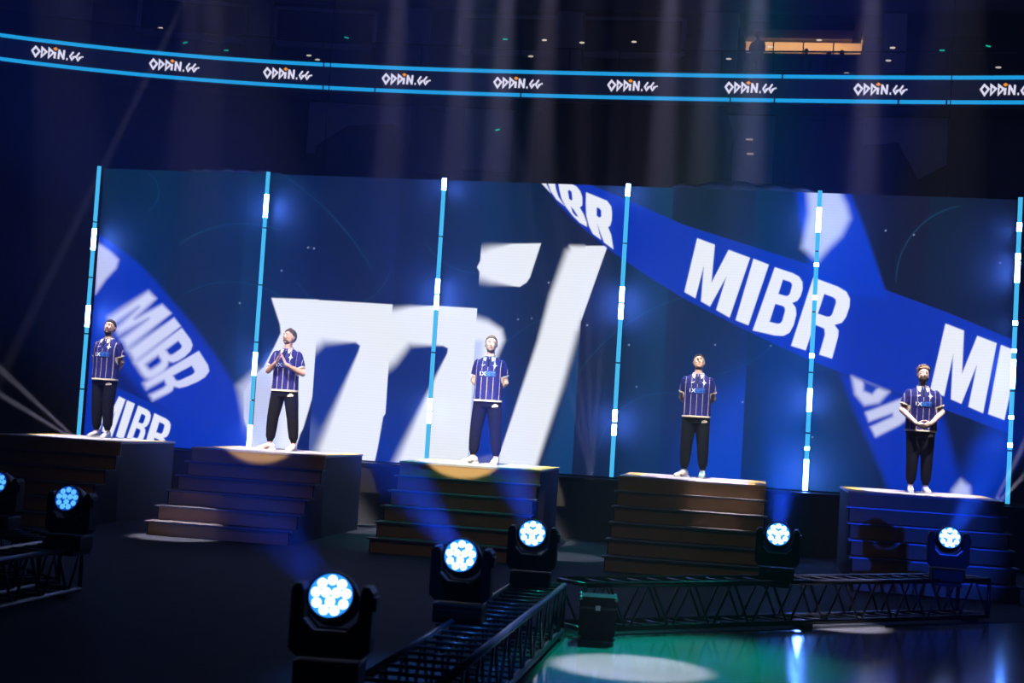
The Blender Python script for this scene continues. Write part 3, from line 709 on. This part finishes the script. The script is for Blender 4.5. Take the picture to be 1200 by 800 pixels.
    if hairkind in ('quiff', 'curly'):
        rnd = random.Random(5)
        for q in range(26 if hairkind == 'curly' else 9):
            a = rnd.uniform(0, 2*PI) if hairkind == 'curly' else rnd.uniform(-PI*.8, -PI*.2); e = rnd.uniform(.35, 1.2)
            ell(bm, (k[0]*math.cos(a)*math.cos(e)*.96, k[1]*math.sin(a)*math.cos(e)*.96, k[2]*math.sin(e)*.98), *((.026, .026, .022) if hairkind == 'curly' else (.024, .020, .016)), seg=10)
    bmesh.ops.bisect_plane(bm, geom=bm.verts[:]+bm.edges[:]+bm.faces[:], plane_co=(0, -.060, .032), plane_no=Vector((0, .70, .71)), clear_inner=True)
    es = [e for e in bm.edges if e.is_boundary]
    if es: bmesh.ops.holes_fill(bm, edges=es, sides=0)
    bmesh.ops.transform(bm, matrix=Matrix.Translation(c0) @ HR.to_4x4(), verts=bm.verts[:])
    obj('hair', bm, dark or HAIR[hair], r, True)
    if dark: return r
    if beard:
        bm = bmesh.new(); ell(bm, (0, 0, 0), *((.072, .080, .083) if beard == 'full' else (.0685, .0755, .079)), seg=28)
        bmesh.ops.bisect_plane(bm, geom=bm.verts[:]+bm.edges[:]+bm.faces[:], plane_co=(0, -.03, -.012 if beard == 'full' else -.035), plane_no=Vector((0, .55, .83)), clear_outer=True)
        es = [e for e in bm.edges if e.is_boundary]
        if es: bmesh.ops.holes_fill(bm, edges=es, sides=0)
        bmesh.ops.transform(bm, matrix=Matrix.Translation(hp(0, -.020, 1.642)) @ HR.to_4x4(), verts=bm.verts[:])
        obj('beard', bm, M['stubble'] if beard != 'full' else M['stubble'], r, True)
        bm = bmesh.new(); chain(bm, [hp(-.028, -.086, 1.645), hp(0, -.097, 1.652), hp(.028, -.086, 1.645)], [.005, .007, .005], 8); obj('moustache', bm, M['stubble'] if beard != 'full' else HAIR['brown'], r, True)
    for s in (-1, 1):
        bm = bmesh.new(); ell(bm, hp(s*.032, -.0855, 1.700), .008, .005, .0038, HR, 12); obj('eye', bm, M['eye'], r, True)
        bm = bmesh.new(); chain(bm, [hp(s*.014, -.099, 1.722), hp(s*.034, -.096, 1.727), hp(s*.054, -.080, 1.720)], [.003, .0035, .002], 8); obj('eyebrow', bm, HAIR['black' if hair != 'fair' else 'brown'], r, True)
    bm = bmesh.new(); chain(bm, [hp(-.022, -.087, 1.634), hp(0, -.094, 1.636), hp(.022, -.087, 1.634)], [.004, .0065, .004], 8); obj('mouth', bm, M['lip'], r, True)
    return r
def behind(w=.25):
    def f(r):
        return {s: (Vector((s*w, .055, 1.165)), Vector((s*.085, .185, 1.01+.03*(s > 0))), (-s*.9, .12, -.45), (0, -1, .1), (0, 0, 1), .35) for s in (-1, 1)}
    return f
def clap(r):
    return {-1: (Vector((-.265, -.05, 1.165)), Vector((-.085, -.245, 1.295)), (.42, -.25, .88), (1, .1, -.3), (0, .7, .3), .12),
            1: (Vector((.270, -.04, 1.150)), Vector((.075, -.275, 1.275)), (-.40, -.10, .9), (-1, 0, -.3), (0, .7, .3), .12)}
def clasp(r):
    return {-1: (Vector((-.278, -.02, 1.17)), Vector((-.095, -.215, .985)), (.86, -.18, -.32), (.1, 1, .2), (0, -.1, 1), .40),
            1: (Vector((.283, -.02, 1.165)), Vector((.100, -.225, .995)), (-.86, -.28, -.36), (-.1, 1, .2), (0, -.1, 1), .40)}
def feet(px, py, Y): p = at(px, py, Y=Y); return (p.x, Y, HP+.001)
person('person', feet(118, 512, 20.85), -.10, behind(.232), 'c', 'black', 'crop', 'person in navy pinstripe jersey with hands behind back, on the far left platform', .995, .095, (-.22, 0, .12), 'shoe_grey', .98, beard='stubble')
person('person', feet(329, 526.5, 20.55), .0, clap, 'a', 'brown', 'quiff', 'person clapping both hands at chest height, looking up and to the side', .985, .185, (-.22, -.06, -.48), 'shoe_white', .95, dict(toe={-1: -.75, 1: -.1}), beard='stubble')
person('person', feet(567, 542, 20.5), .0, behind(.235), 'b', 'fair', 'crop', 'fair haired person in white trainers with hands behind back, on the middle platform', 1.015, .165, (-.10, 0, .16), 'shoe_white', .96, dict(toe={-1: -.8, 1: -.05}))
person('person', feet(812, 557, 20.7), .0, behind(.235), 'a', 'black', 'short', 'dark haired person in white shoes, one coloured as if lit green, hands behind back', .965, .135, (-.30, .0, .08), 'shoe_white', 1.0, dict(toe={-1: -.7, 1: -.05}, green_lit=1))
person('person', feet(1075.5, 577.5, 20.55), .06, clasp, 'b', 'blond', 'curly', 'bearded person with both hands clasped in front, on the far right platform', .955, .105, (-.12, .03, .02), 'shoe_grey', 1.06, dict(toe={-1: -.1, 1: .12}), beard='full')

# ------------------------------------------------------------------ trusses
def truss(p0, p1, label, bay=.23, width=.40, height=.40, zb=.03, zig=.23):
    p0, p1 = Vector(p0), Vector(p1); L = (p1-p0).length; r = empty('floor_truss', p0, math.atan2(p1.y-p0.y, p1.x-p0.x), label=label, cat='truss', group='black box trusses on the floor')
    h = width/2; zs2 = (zb+.025, zb+height-.0)
    for y in (-h, h):
        for z in zs2:
            bm = bmesh.new(); tube(bm, (0, y, z), (L, y, z), .025, n=14); obj('chord', bm, M['truss'], r, True)
    n = int(L/bay)
    for k in range(n+1):
        x = min(.05+k*bay, L-.05)
        for z in zs2:
            bm = bmesh.new(); tube(bm, (x, -h, z), (x, h, z), .012 if z > .2 else .01, n=8); obj('rung', bm, M['truss'], r, True)
    m2 = int(L/zig); b7 = L/m2
    for k in range(m2):
        for y in (-h, h):
            a, c = (zs2 if (k+(y > 0)) % 2 == 0 else zs2[::-1])
            bm = bmesh.new(); tube(bm, (k*b7+.02, y, a), ((k+1)*b7-.02, y, c), .012, n=8); obj('brace', bm, M['truss'], r, True)
    for x in (.0, L):
        bm = bmesh.new(); tube(bm, (x, -h, zs2[0]), (x, -h, zs2[1]), .02, n=8); tube(bm, (x, h, zs2[0]), (x, h, zs2[1]), .02, n=8); tube(bm, (x, -h, zs2[1]), (x, h, zs2[1]), .02, n=8); tube(bm, (x, -h, zs2[0]), (x, h, zs2[0]), .02, n=8); obj('end_frame', bm, M['truss'], r, True)
    for x in (.25, L/2, L-.25):
        bm = bmesh.new(); box(bm, x-.06, x+.06, -h-.03, h+.03, 0, .03, .004); obj('foot', bm, M['black_paint'], r)
    return r
truss((-1.70, 6.3, 0), (-1.70, 12.25, 0), 'black box truss running from the front towards the middle platform')
dB = Vector((.7346, .6785, 0)); nB = Vector((-.6785, .7346, 0)); qB = Vector((-1.40, 12.36, 0))+nB*.2
truss(qB+dB*.08, qB+dB*5.32, 'black box truss running right across the shiny floor to the right platform')
truss((-6.03, 8.2, 0), (-6.03, 12.25, 0), 'dark box truss at the lower left edge of the picture')
qD = Vector((-6.28, 12.40, 0)); dD = Vector((-.7346, .6785, 0))
truss(qD+dD*.1, qD+dD*3.4, 'short dark truss angled away before the far left platform')

# ------------------------------------------------------------------ moving head lights
def meshes_head():
    D = {}
    bm = bmesh.new(); box(bm, -.165, .165, -.125, .125, .02, .15, .014); box(bm, -.15, .15, -.128, .128, .055, .11, .004); D['base'] = mesh('base', bm)
    bm = bmesh.new(); box(bm, -.13, .13, -.16, .16, -.02, .02, .004); D['clamp_bracket'] = mesh('clamp_bracket', bm)
    bm = bmesh.new(); pts = [(-.205, .20), (-.205, .49), (-.185, .52), (-.155, .52), (-.142, .49), (-.142, .345), (-.085, .285), (.085, .285), (.142, .345), (.142, .49), (.155, .52), (.185, .52), (.205, .49), (.205, .20), (.165, .162), (-.165, .162)]
    prism(bm, pts, -.075, .075); bmesh.ops.bevel(bm, geom=[e for e in bm.edges if abs(e.verts[0].co.y-e.verts[1].co.y) < 1e-6], offset=.008, segments=1, affect='EDGES'); D['yoke'] = mesh('yoke', bm)
    bm = bmesh.new(); stroke(bm, [(-.134, .346), (-.083, .2935), (.083, .2935), (.134, .346)], .010, -.083, -.06); D['yoke_trim'] = mesh('yoke_trim', bm)
    ax = Vector((0, -1, 0)); s, u = Vector((1, 0, 0)), Vector((0, 0, 1))
    bm = bmesh.new(); loft(bm, [circ(ax*t, s, u, q, q, 32) for t, q in ((-.14, .06), (-.12, .09), (-.04, .128), (.03, .132), (.08, .128), (.115, .118), (.115, .109), (.10, .108))]); D['head_shell'] = mesh('head_shell', bm)
    bm = bmesh.new(); loft(bm, [circ(ax*t, s, u, q, q, 32) for t, q in ((.095, .108), (.108, .108))]); D['lens_plate'] = mesh('lens_plate', bm)
    bm = bmesh.new(); loft(bm, [circ(ax*t, s, u, q, q, 16) for t, q in ((.0, .0245), (.006, .0235), (.012, .018), (.015, .007))]); D['lens'] = mesh('lens', bm, True)
    bm = bmesh.new(); box(bm, .20, .222, -.05, .05, .40, .47, .006); D['side_cap'] = mesh('side_cap', bm)
    return D
HD = meshes_head()
LENS = [(.077*math.cos(2*PI*k/9+PI/2), .077*math.sin(2*PI*k/9+PI/2)) for k in range(9)] + [(.030*math.cos(2*PI*k/3+PI/6), .030*math.sin(2*PI*k/3+PI/6)) for k in range(3)]
def setmat(o, mt):
    if not o.data.materials: o.data.materials.append(None)
    o.material_slots[0].link = 'OBJECT'; o.material_slots[0].material = mt
BEAMS = []
def moving_head(px, py, zl, dirv, label, lit=True, base_z=.475, z0clamp=True):
    L = at(px, py, Z=zl); d = Vector(dirv).normalized(); pivz = .44
    # the head's axis d; the lens sits .1 m in front of the pivot
    piv = L-d*.10; yaw = math.atan2(d.x, -d.y); bz = piv.z-pivz
    r = empty('moving_head_light', (piv.x, piv.y, bz), yaw, label=label, cat='stage light', group='moving head lights around the floor truss')
    for nme, mt in (('base', M['black_plastic']), ('clamp_bracket', M['black_paint']), ('yoke', M['black_plastic']), ('yoke_trim', M['edge']), ('side_cap', M['black_plastic'])):
        o = bpy.data.objects.new(nme, HD[nme]); COL.objects.link(o); o.parent = r; setmat(o, mt)
    el = math.asin(d.z)
    hs = bpy.data.objects.new('head_shell', HD['head_shell']); COL.objects.link(hs); hs.parent = r; hs.location = (0, 0, pivz); hs.rotation_euler = (-el, 0, 0); setmat(hs, M['black_plastic'])
    o = bpy.data.objects.new('lens_plate', HD['lens_plate']); COL.objects.link(o); o.parent = hs; setmat(o, M['plate_blue'] if lit else M['plate_dim'])
    for lx, lz in LENS:
        o = bpy.data.objects.new('lens', HD['lens']); COL.objects.link(o); o.parent = hs; o.location = (lx, -.106, lz); setmat(o, M['lens_white'] if lit else M['lens_blue'])
    if lit: BEAMS.append((L+d*.05, d))
    return r
def toward(px, py, zl, dx, dz, k=1.):
    """direction from a light to the camera, tilted sideways (dx) and up (dz) as its beam leans in the photo"""
    L = at(px, py, Z=zl); v = (CAMP-L).normalized(); return v + CR*dx + CU*dz
ZL = .87
for px, py, dx, dz, lb, lit in ((388, 698, -.17, .21, 'nearest and largest lit moving head light at the front of the truss', True),
        (540, 651, -.16, .22, 'second nearest lit moving head light, halfway along the truss', True),
        (624, 625, -.07, .22, 'lit moving head light at the truss corner before the middle platform', True),
        (912, 626, .02, .24, 'lit moving head light beside the fourth platform on the right truss', True),
        (1113, 630, .13, .23, 'lit moving head light in front of the far right steps', True),
        (79, 584, -.45, .25, 'dim blue moving head light at the left truss corner', False),
        (-4, 566, -.50, .25, 'dim blue moving head light cut off by the left picture edge', False)):
    moving_head(px, py, ZL, toward(px, py, ZL, dx, dz), lb, lit)

# ------------------------------------------------------------------ road case at the truss corner
rc = empty('road_case', (-1.20, 12.15, 0), .12, label='small black road case with metal corners by the truss corner', cat='case')
bm = bmesh.new(); box(bm, -.15, .15, -.14, .14, .03, .29, .006); obj('case_body', bm, M['black_paint'], rc)
bm = bmesh.new(); box(bm, -.152, .152, -.142, .142, .30, .385, .006); obj('lid', bm, M['black_paint'], rc)
bm = bmesh.new(); box(bm, -.156, .156, -.146, .146, .286, .304, .002); obj('edge_strip', bm, M['truss'], rc)
for sx in (-1, 1):
    for sy in (-1, 1):
        for z in (.05, .37):
            bm = bmesh.new(); ell(bm, (sx*.145, sy*.135, z), .018, .018, .018, seg=10); obj('ball_corner', bm, M['steel'], rc, True)
bm = bmesh.new(); box(bm, -.02, .02, -.148, -.138, .275, .315, .003); obj('latch', bm, M['steel'], rc)

# ------------------------------------------------------------------ bowl behind the stage
def panel(px0, px1, zt, zb, d, mt, name, label, cat, thick=.1, pts=None, group=None):
    a, b8 = at(px0, 130, Y=43).x, at(px1, 130, Y=43).x; c, ang = bent((a+b8)/2, d); w = (b8-a)/2
    bm = bmesh.new()
    if pts: prism(bm, [(-w+2*w*u, zb+(zt-zb)*v) for u, v in pts], 0, thick)
    else: box(bm, -w, w, 0, thick, zb, zt, .02)
    o = obj(name, bm, mt); o.location = (c.x, c.y, 0); o.rotation_euler = (0, 0, ang); tag(o, label, cat, group); return o
panel(368, 486, 11.2, 9.6, .9, M['grey_wall'], 'wall_panel', 'pale wall panel below the third logo from left', 'panel')
panel(545, 602, 11.2, 9.3, .9, M['grey_wall'], 'wall_panel', 'pale wall panel below the fifth logo from left', 'panel')
panel(853, 908, 11.2, 9.2, .9, M['grey_wall'], 'wall_panel', 'pale wall panel with small lit spots below the seventh logo', 'panel')
panel(1010, 1108, 11.2, 9.4, .9, M['grey_wall'], 'wall_panel', 'pale wall panel with pointed lower edge below the eighth logo', 'panel', pts=[(0, .55), (.42, .6), (.68, 0), (1, .25), (1, 1), (0, 1)])
for px0, px1, lb in ((486, 544, 'dark shuttered opening between two pale panels under the ribbon'), (910, 1009, 'wide dark opening under the ribbon left of the eighth logo')):
    a, b8 = at(px0, 130, Y=43).x, at(px1, 130, Y=43).x; c, ang = bent((a+b8)/2, .95); w = (b8-a)/2
    r = empty('shutter', (c.x, c.y, 9.2), ang, label=lb, cat='shutter')
    bm = bmesh.new(); box(bm, -w, w, .03, .1, 0, 1.95); obj('curtain', bm, M['drape'], r)
    for s in (-1, 1): bm = bmesh.new(); box(bm, s*w-.06, s*w+.06, -.03, .1, 0, 2.0, .01); obj('guide', bm, M['black_wall'], r)
    bm = bmesh.new(); box(bm, -.25, .25, -.14, .02, 1.86, 2.0, .02); obj('sensor_box', bm, M['black_plastic'], r)
for x, y, lb, mt in ((877, 160, 'upper', 'downlight'), (878, 177, 'lower', 'downlight')):
    p = at(x, y, Y=42.6); bm = bmesh.new(); box(bm, -.10, .10, 0, .05, -.025, .025, .01); o = obj('wall_lamp', bm, M['lamp_soft'] if 'lamp_soft' in M else mat('soft_lamp', (.3, .3, .3), emit=(.5, .42, .36), estr=.5, nosample=True)); o.location = bent(p.x, .8)[0]+Vector((0, 0, p.z)); tag(o, lb+' of two small lamps on the pale panel under the seventh logo', 'lamp')
# tall black speaker covers standing in front of the pale panels
for pts, lb in (([(370, 170), (408, 147), (460, 145), (466, 174)], 'dark covered bulk with sloping left side above the second screen bay'),):
    P8 = [at(x, y, Y=26.5) for x, y in pts]; P8 += [Vector((P8[-1].x, 0, 0)), Vector((P8[0].x, 0, 0))]; bm = bmesh.new(); prism(bm, [(p.x, p.z) for p in P8], 26.5, 27.6); tag(obj('covered_rig', bm, M['black_cloth']), lb, 'rig')
P8 = [at(x, y, Y=27) for x, y in ((628, 135), (640, 121), (850, 124), (858, 150))]; P8 += [Vector((P8[-1].x, 0, 0)), Vector((P8[0].x, 0, 0))]; bm = bmesh.new(); prism(bm, [(p.x, p.z) for p in P8], 27, 28.4); tag(obj('covered_rig', bm, M['black_cloth']), 'wide dark covered bulk above the screen below the sixth logo', 'rig')
# suites above the ribbon: columns, window frames, rail, lamps
colm = mat('grey_column', (.16, .165, .21), .8)
for px0, px1 in ((134, 166), (312, 336), (476, 506), (650, 682), (822, 862), (1030, 1056)):
    a, b8 = at(px0, 60, Y=44).x, at(px1, 60, Y=44).x; c, ang = bent((a+b8)/2, 1.7); w = (b8-a)/2
    bm = bmesh.new(); box(bm, -w, w, 0, .5, 12.3, 14.6, .02); o = obj('trim_3', bm, colm); o.location = (c.x, c.y, 0); o.rotation_euler = (0, 0, ang); tag(o, kind='structure')
wn = 1
for px0, px1, zt, zb in ((200, 311, 14.35, 13.35), (336, 445, 14.35, 13.35), (540, 650, 14.35, 13.35), (682, 796, 14.35, 13.35)):
    a, b8 = at(px0, 60, Y=44).x, at(px1, 60, Y=44).x; c, ang = bent((a+b8)/2, 2.1); w = (b8-a)/2
    bm = bmesh.new(); box(bm, -w, w, 0, .06, zb, zt); o = obj('window_%d' % wn, bm, M['dark_glass']); o.location = (c.x, c.y, 0); o.rotation_euler = (0, 0, ang); tag(o, kind='structure')
    bm = bmesh.new()
    for x0, x1, z0, z1 in ((-w-.12, -w, zb-.1, zt+.1), (w, w+.12, zb-.1, zt+.1), (-w, w, zb-.18, zb), (-w, w, zt, zt+.1)): box(bm, x0, x1, -.05, .1, z0, z1)
    f_ = obj('window_frame', bm, colm, o); wn += 1
rl = empty('balcony_rail', (-7.6, bowl(-7.6)+.3, 12.3), label='thin glass balcony rail running above the ribbon display', cat='rail')
bm = bmesh.new(); strip(bm, XS, .30, .34, 12.95, 12.99); child('handrail', bm, M['black_paint'], rl)
gl = bpy.data.materials.new('rail_glass'); gl.use_nodes = True; g = gl.node_tree.nodes['Principled BSDF']; g.inputs['Transmission Weight'].default_value = 1; g.inputs['Roughness'].default_value = .02; g.inputs['IOR'].default_value = 1.05; g.inputs['Base Color'].default_value = (.75, .78, .85, 1)
bm = bmesh.new(); strip(bm, XS, .31, .33, 12.3, 12.95); child('glass', bm, gl, rl)
for X in np.arange(-25.5, 10, 1.5):
    c, ang = bent(float(X), .36); bm = bmesh.new(); tube(bm, (c.x, c.y, 12.3), (c.x, c.y, 12.96), .018, n=6); child('baluster', bm, M['black_paint'], rl)
# the lit suite: warm wall, counter soffit, side wall
Ya = bowl(1.2)+5.4
p = [at(x, y, Y=Ya) for x, y in ((872, 45), (872, 63), (1012, 63), (1012, 50))]
sw = empty('suite_wall', (1.2, Ya, 12.3), label='warmly lit wall strip inside the open suite at top right', cat='wall panel')
xa, xb = p[0].x, p[2].x; n = 4
zt_, zb_ = at(960, 50, Y=Ya).z, at(960, 63, Y=Ya).z
for k in range(n):
    a, b8 = xa+(xb-xa)*k/n, xa+(xb-xa)*(k+1)/n; bm = bmesh.new(); box(bm, a+.02, b8-.02, Ya, Ya+.08, zb_, zt_, .01); child('wall_board', bm, M['warm'], sw)
q1, q2 = at(1012, 33, Y=Ya-1.0), at(1018, 62, Y=Ya-1.0)
bm = bmesh.new(); prism(bm, [(Ya+.1, zb_), (Ya+.1, zt_), (Ya-1.4, q1.z), (Ya-1.4, zb_)], q1.x+.0, q1.x+.04, lambda u, v, w: Vector((w, u, v))); child('side_board', bm, M['warm'], sw)
bm = bmesh.new(); box(bm, xa, xb-.4, Ya-1.5, Ya+.1, zt_, zt_+.7, .01); child('soffit', bm, mat('brown_soffit', (.05, .035, .03), .8), sw)
bm = bmesh.new(); box(bm, xa-.4, xb+.4, Ya-1.0, Ya-.05, 12.3, zb_-.33, .01); tag(obj('suite_counter', bm, M['black_wall']), 'dark counter under the warm wall in the open suite', 'counter')
lamp_lab = {0: 'left of the seventh logo column', 1: 'x'}
dl = [(188, 33), (362, 65), (372, 70), (638, 47), (682, 50), (743, 49), (622, 66), (854, 69), (903, 55), (960, 47), (1046, 56), (1041, 71), (992, 86), (1170, 79)]
lbl = ['faint round lamp high at the far left of the suites', 'brighter of two small lamps just above the third logo', 'smaller lamp beside the pair above the third logo', 'bright small lamp in the suite window above the fifth logo', 'first of two small lamps in the window above the sixth logo',
       'second of two small lamps in the window above the sixth logo', 'tiny lamp just above the rail near the fifth logo', 'small lamp below the standing people in the suite', 'glowing lamp against the warm suite wall beside the standing people', 'small lamp on the dark soffit of the warm suite',
       'upper of two lamps right of the warm suite', 'lower of two lamps right of the warm suite', 'small lamp on the rail below the warm suite', 'faint lamp at the far right above the ninth logo']
for (x, y), lb in zip(dl, lbl):
    d_ = 1.2; P9 = at(x, y, Y=bowl(at(x, y, Y=43).x)+d_); bm = bmesh.new(); ell(bm, (0, 0, 0), .085, .05, .028, seg=12)
    o = obj('suite_lamp', bm, M['downlight'], None, True); o.location = P9; tag(o, lb, 'lamp', 'small lamps in the suites')
gg = [(217, 50), (265, 59), (406, 44), (413, 76), (592, 46), (856, 86), (906, 86), (1104, 59), (1158, 54), (583, 152)]
for k, (x, y) in enumerate(gg):
    P9 = at(x, y, Y=bowl(at(x, y, Y=43).x)+(1.1 if y < 100 else .7)); bm = bmesh.new(); box(bm, -.07, .07, -.02, .02, -.018, .018, .006)
    o = obj('status_light', bm, M['greenled']); o.location = P9; o.rotation_euler = (0, .25*((k % 3)-1), 0); tag(o, 'tiny green indicator light in the dark stands', 'indicator light', 'green indicator lights')
# people in the open suite, seen as silhouettes
def stand(r): return {s: (Vector((s*.25, .04, 1.16)), Vector((s*.24, -.06, .93)), (0, -.1, -1), (-s, 0, 0), (0, -1, 0), .3) for s in (-1, 1)}
def fold(r): return {s: (Vector((s*.25, -.05, 1.17)), Vector((s*.03, -.2, 1.2)), (-s*1., -.05, 0), (0, 1, 0), (0, 0, 1), .3) for s in (-1, 1)}
for px, lb, rz, po, sc in ((865, 'dark silhouette of a standing person left of the warm suite wall', .5, stand, 1.02), (888, 'dark silhouette of a standing person overlapping the warm suite wall', -.4, fold, .96)):
    X = at(px, 50, Y=44.2).x; person('person', (X, bowl(X)+2.0, 12.3), rz, po, 'a', 'black', 'short', lb, sc, .1, voxel=.02, dark=M['dark_fig'])
for px, py, lb in ((945, 57, 'leftmost of three heads along the foot of the warm suite wall'), (972, 60, 'middle one of three heads along the foot of the warm suite wall'), (988, 59, 'rightmost of three heads along the foot of the warm suite wall')):
    X = at(px, 60, Y=44.5).x; Y = bowl(X)+2.4+(.75 if px == 988 else 0); zt9 = at(px, py, Y=Y).z
    person('person', (X, Y, 12.3), PI, stand, 'a', 'black', 'crop', 'dark silhouette, '+lb, (zt9-12.3)/1.81, .1, voxel=.02, dark=M['dark_fig'])

# ------------------------------------------------------------------ light
def spot(name, loc, target, power, col, half, blend=.25, radius=.05):
    ld = bpy.data.lights.new(name, 'SPOT'); ld.energy = power; ld.color = col; ld.spot_size = 2*math.radians(half); ld.spot_blend = blend; ld.shadow_soft_size = radius
    o = bpy.data.objects.new(name, ld); COL.objects.link(o); o.location = loc
    o.rotation_euler = (Vector(target)-Vector(loc)).to_track_quat('-Z', 'Y').to_euler(); return o
def point(name, loc, power, col, radius=.2):
    ld = bpy.data.lights.new(name, 'POINT'); ld.energy = power; ld.color = col; ld.shadow_soft_size = radius
    o = bpy.data.objects.new(name, ld); COL.objects.link(o); o.location = loc; return o
# key spots on the five platforms, hung high in front of the stage
for i, X in enumerate(PLX):
    c = Vector((X+WP/2, 20.6, HP+.4)); spot('key_spot', c+Vector((0, (-3.6, -6.4, -6.6, -4.2, -3.4)[i], 9.5)), c, (14500, 18500, 18500, 15500, 16000)[i], (1, .94, .97), 5.6, .35, .06)
# blue wash heads low near the camera, an unseen one added over the truss
spot('blue_wash', (3.2, 4.6, 1.45), (1.9, 18.2, .75), 3000, (.01, .06, 1), 5.5, .5, .08)
spot('blue_wash', (-2.6, 8.5, 8), (-1.7, 9.5, .4), 4500, (.03, .25, 1), 11, .8, .2)
spot('blue_wash', (-1.2, 4.2, 1.5), (-6.9, 18.6, .8), 2200, (.01, .06, 1), 4.6, .6, .08)
for (p_, d), pw in zip(BEAMS, (8000, 26000, 22000, 34000, 36000)): spot('beam', p_, p_+d, pw, (.01, .08, 1), 3.9, .5, .07)
spot('warm_fill', (-3, 8, 8.5), (-3.8, 18.6, .5), 170, (1, .76, .42), 26, .6, .4)  # unseen fill added to lift the dim stair risers
spot('front_spot', (-3.6, 9.0, 7.5), (-3.86, 19.46, 1.97), 12000, (1, .86, .60), 4.2, .06, .03)
spot('front_spot', (-6.2, 9.0, 7.5), (-6.75, 19.46, 1.95), 7000, (1, .84, .66), 4.1, .12, .03)
# white pools on the floor
for px, py, z, pw, hf in ((740, 782, 8.5, 15000, 4.3), (985, 733, 9.5, 15000, 2.9), (205, 630, 9.5, 20000, 3.6), (842, 668, 10, 24000, 3.4), (655, 652, 10, 6000, 4.0), (425, 622, 10, 6000, 3.6)):
    p_ = at(px, py, Z=0); spot('floor_spot', (p_.x, p_.y, z), p_, pw, (.84, .74, 1), hf, .3, .08)
# green wash over the front right of the floor
p_ = at(790, 770, Z=0); spot('green_wash', (p_.x+.5, p_.y+5.0, 9), p_, 11000, (0, .80, .62), 8.5, .9, .3)
p_ = at(560, 640, Z=0); spot('green_wash', (p_.x, p_.y-2, 9), p_, 2500, (0, .6, .5), 16, .9, .3)
# white beam fans from fixtures on the floor behind the platforms
for (sx, sy), ends, pw, hf in (((95, 512), ((0, 432), (0, 462)), 110000, 2.0), ((694, 560), ((664, 440), (676, 430), (690, 420), (704, 415)), 34000, 1.5), ((1160, 592), ((1215, 490), (1235, 520)), 110000, 1.9)):
    s_ = at(sx, sy, Y=22.5)
    for ex, ey in ends: spot('fan_beam', s_+Vector((0, 0, -.1)), at(ex, ey, Y=21.6), pw, (.80, .74, 1), hf, .6, .03)
s_ = at(-60, 560, Y=21); spot('cross_beam', at(260, -90, Y=21), at(0, 445, Y=21), 220000, (.75, .72, 1), .75, .5, .05)
# unseen lamps added behind the screen so shafts show only above it
for px, pw in ((468, 40), (546, 60), (594, 80), (644, 55), (786, 80), (834, 50), (890, 90), (1022, 70), (225, 22)):
    p_ = at(px, 0, Y=25.3); spot('rear_shaft', (p_.x, 25.3, 13.5), (p_.x, 25.3, 0), pw*2900, (.70, .62, 1), 2.6, .7, .08)
# unseen blue fill points added to lift the dark stands
point('stand_fill', (-6, 33, 13.5), 130, (.28, .3, 1), 2); point('stand_fill', (4, 36, 13.4), 110, (.3, .3, 1), 2); point('stand_fill', (-16, 33, 13), 50, (.25, .3, 1), 2)
ld = bpy.data.lights.new('suite_strip', 'AREA'); ld.shape = 'RECTANGLE'; ld.size = xb-xa-.2; ld.size_y = .06; ld.energy = 17; ld.color = (1, .68, .36)
o = bpy.data.objects.new('suite_strip', ld); COL.objects.link(o); o.location = ((xa+xb)/2, Ya-.45, zt_-.03); o.rotation_euler = Vector((0, .8, -.6)).to_track_quat('-Z', 'Y').to_euler()
# haze
w = bpy.data.worlds.new('hall'); scn.world = w; w.use_nodes = True; nt = w.node_tree; bg = nt.nodes['Background']; bg.inputs[0].default_value = (.02, .03, .08, 1); bg.inputs[1].default_value = .05
vsn = nt.nodes.new('ShaderNodeVolumeScatter'); vsn.inputs['Density'].default_value = .0025; vsn.inputs['Anisotropy'].default_value = .35; vsn.inputs['Color'].default_value = (.9, .92, 1, 1)
nt.links.new(vsn.outputs[0], nt.nodes['World Output'].inputs['Volume'])
cy = scn.cycles; cy.max_bounces = 5; cy.diffuse_bounces = 2; cy.glossy_bounces = 3; cy.transmission_bounces = 4; cy.volume_bounces = 0; cy.use_denoising = True
cy.sample_clamp_indirect = 4
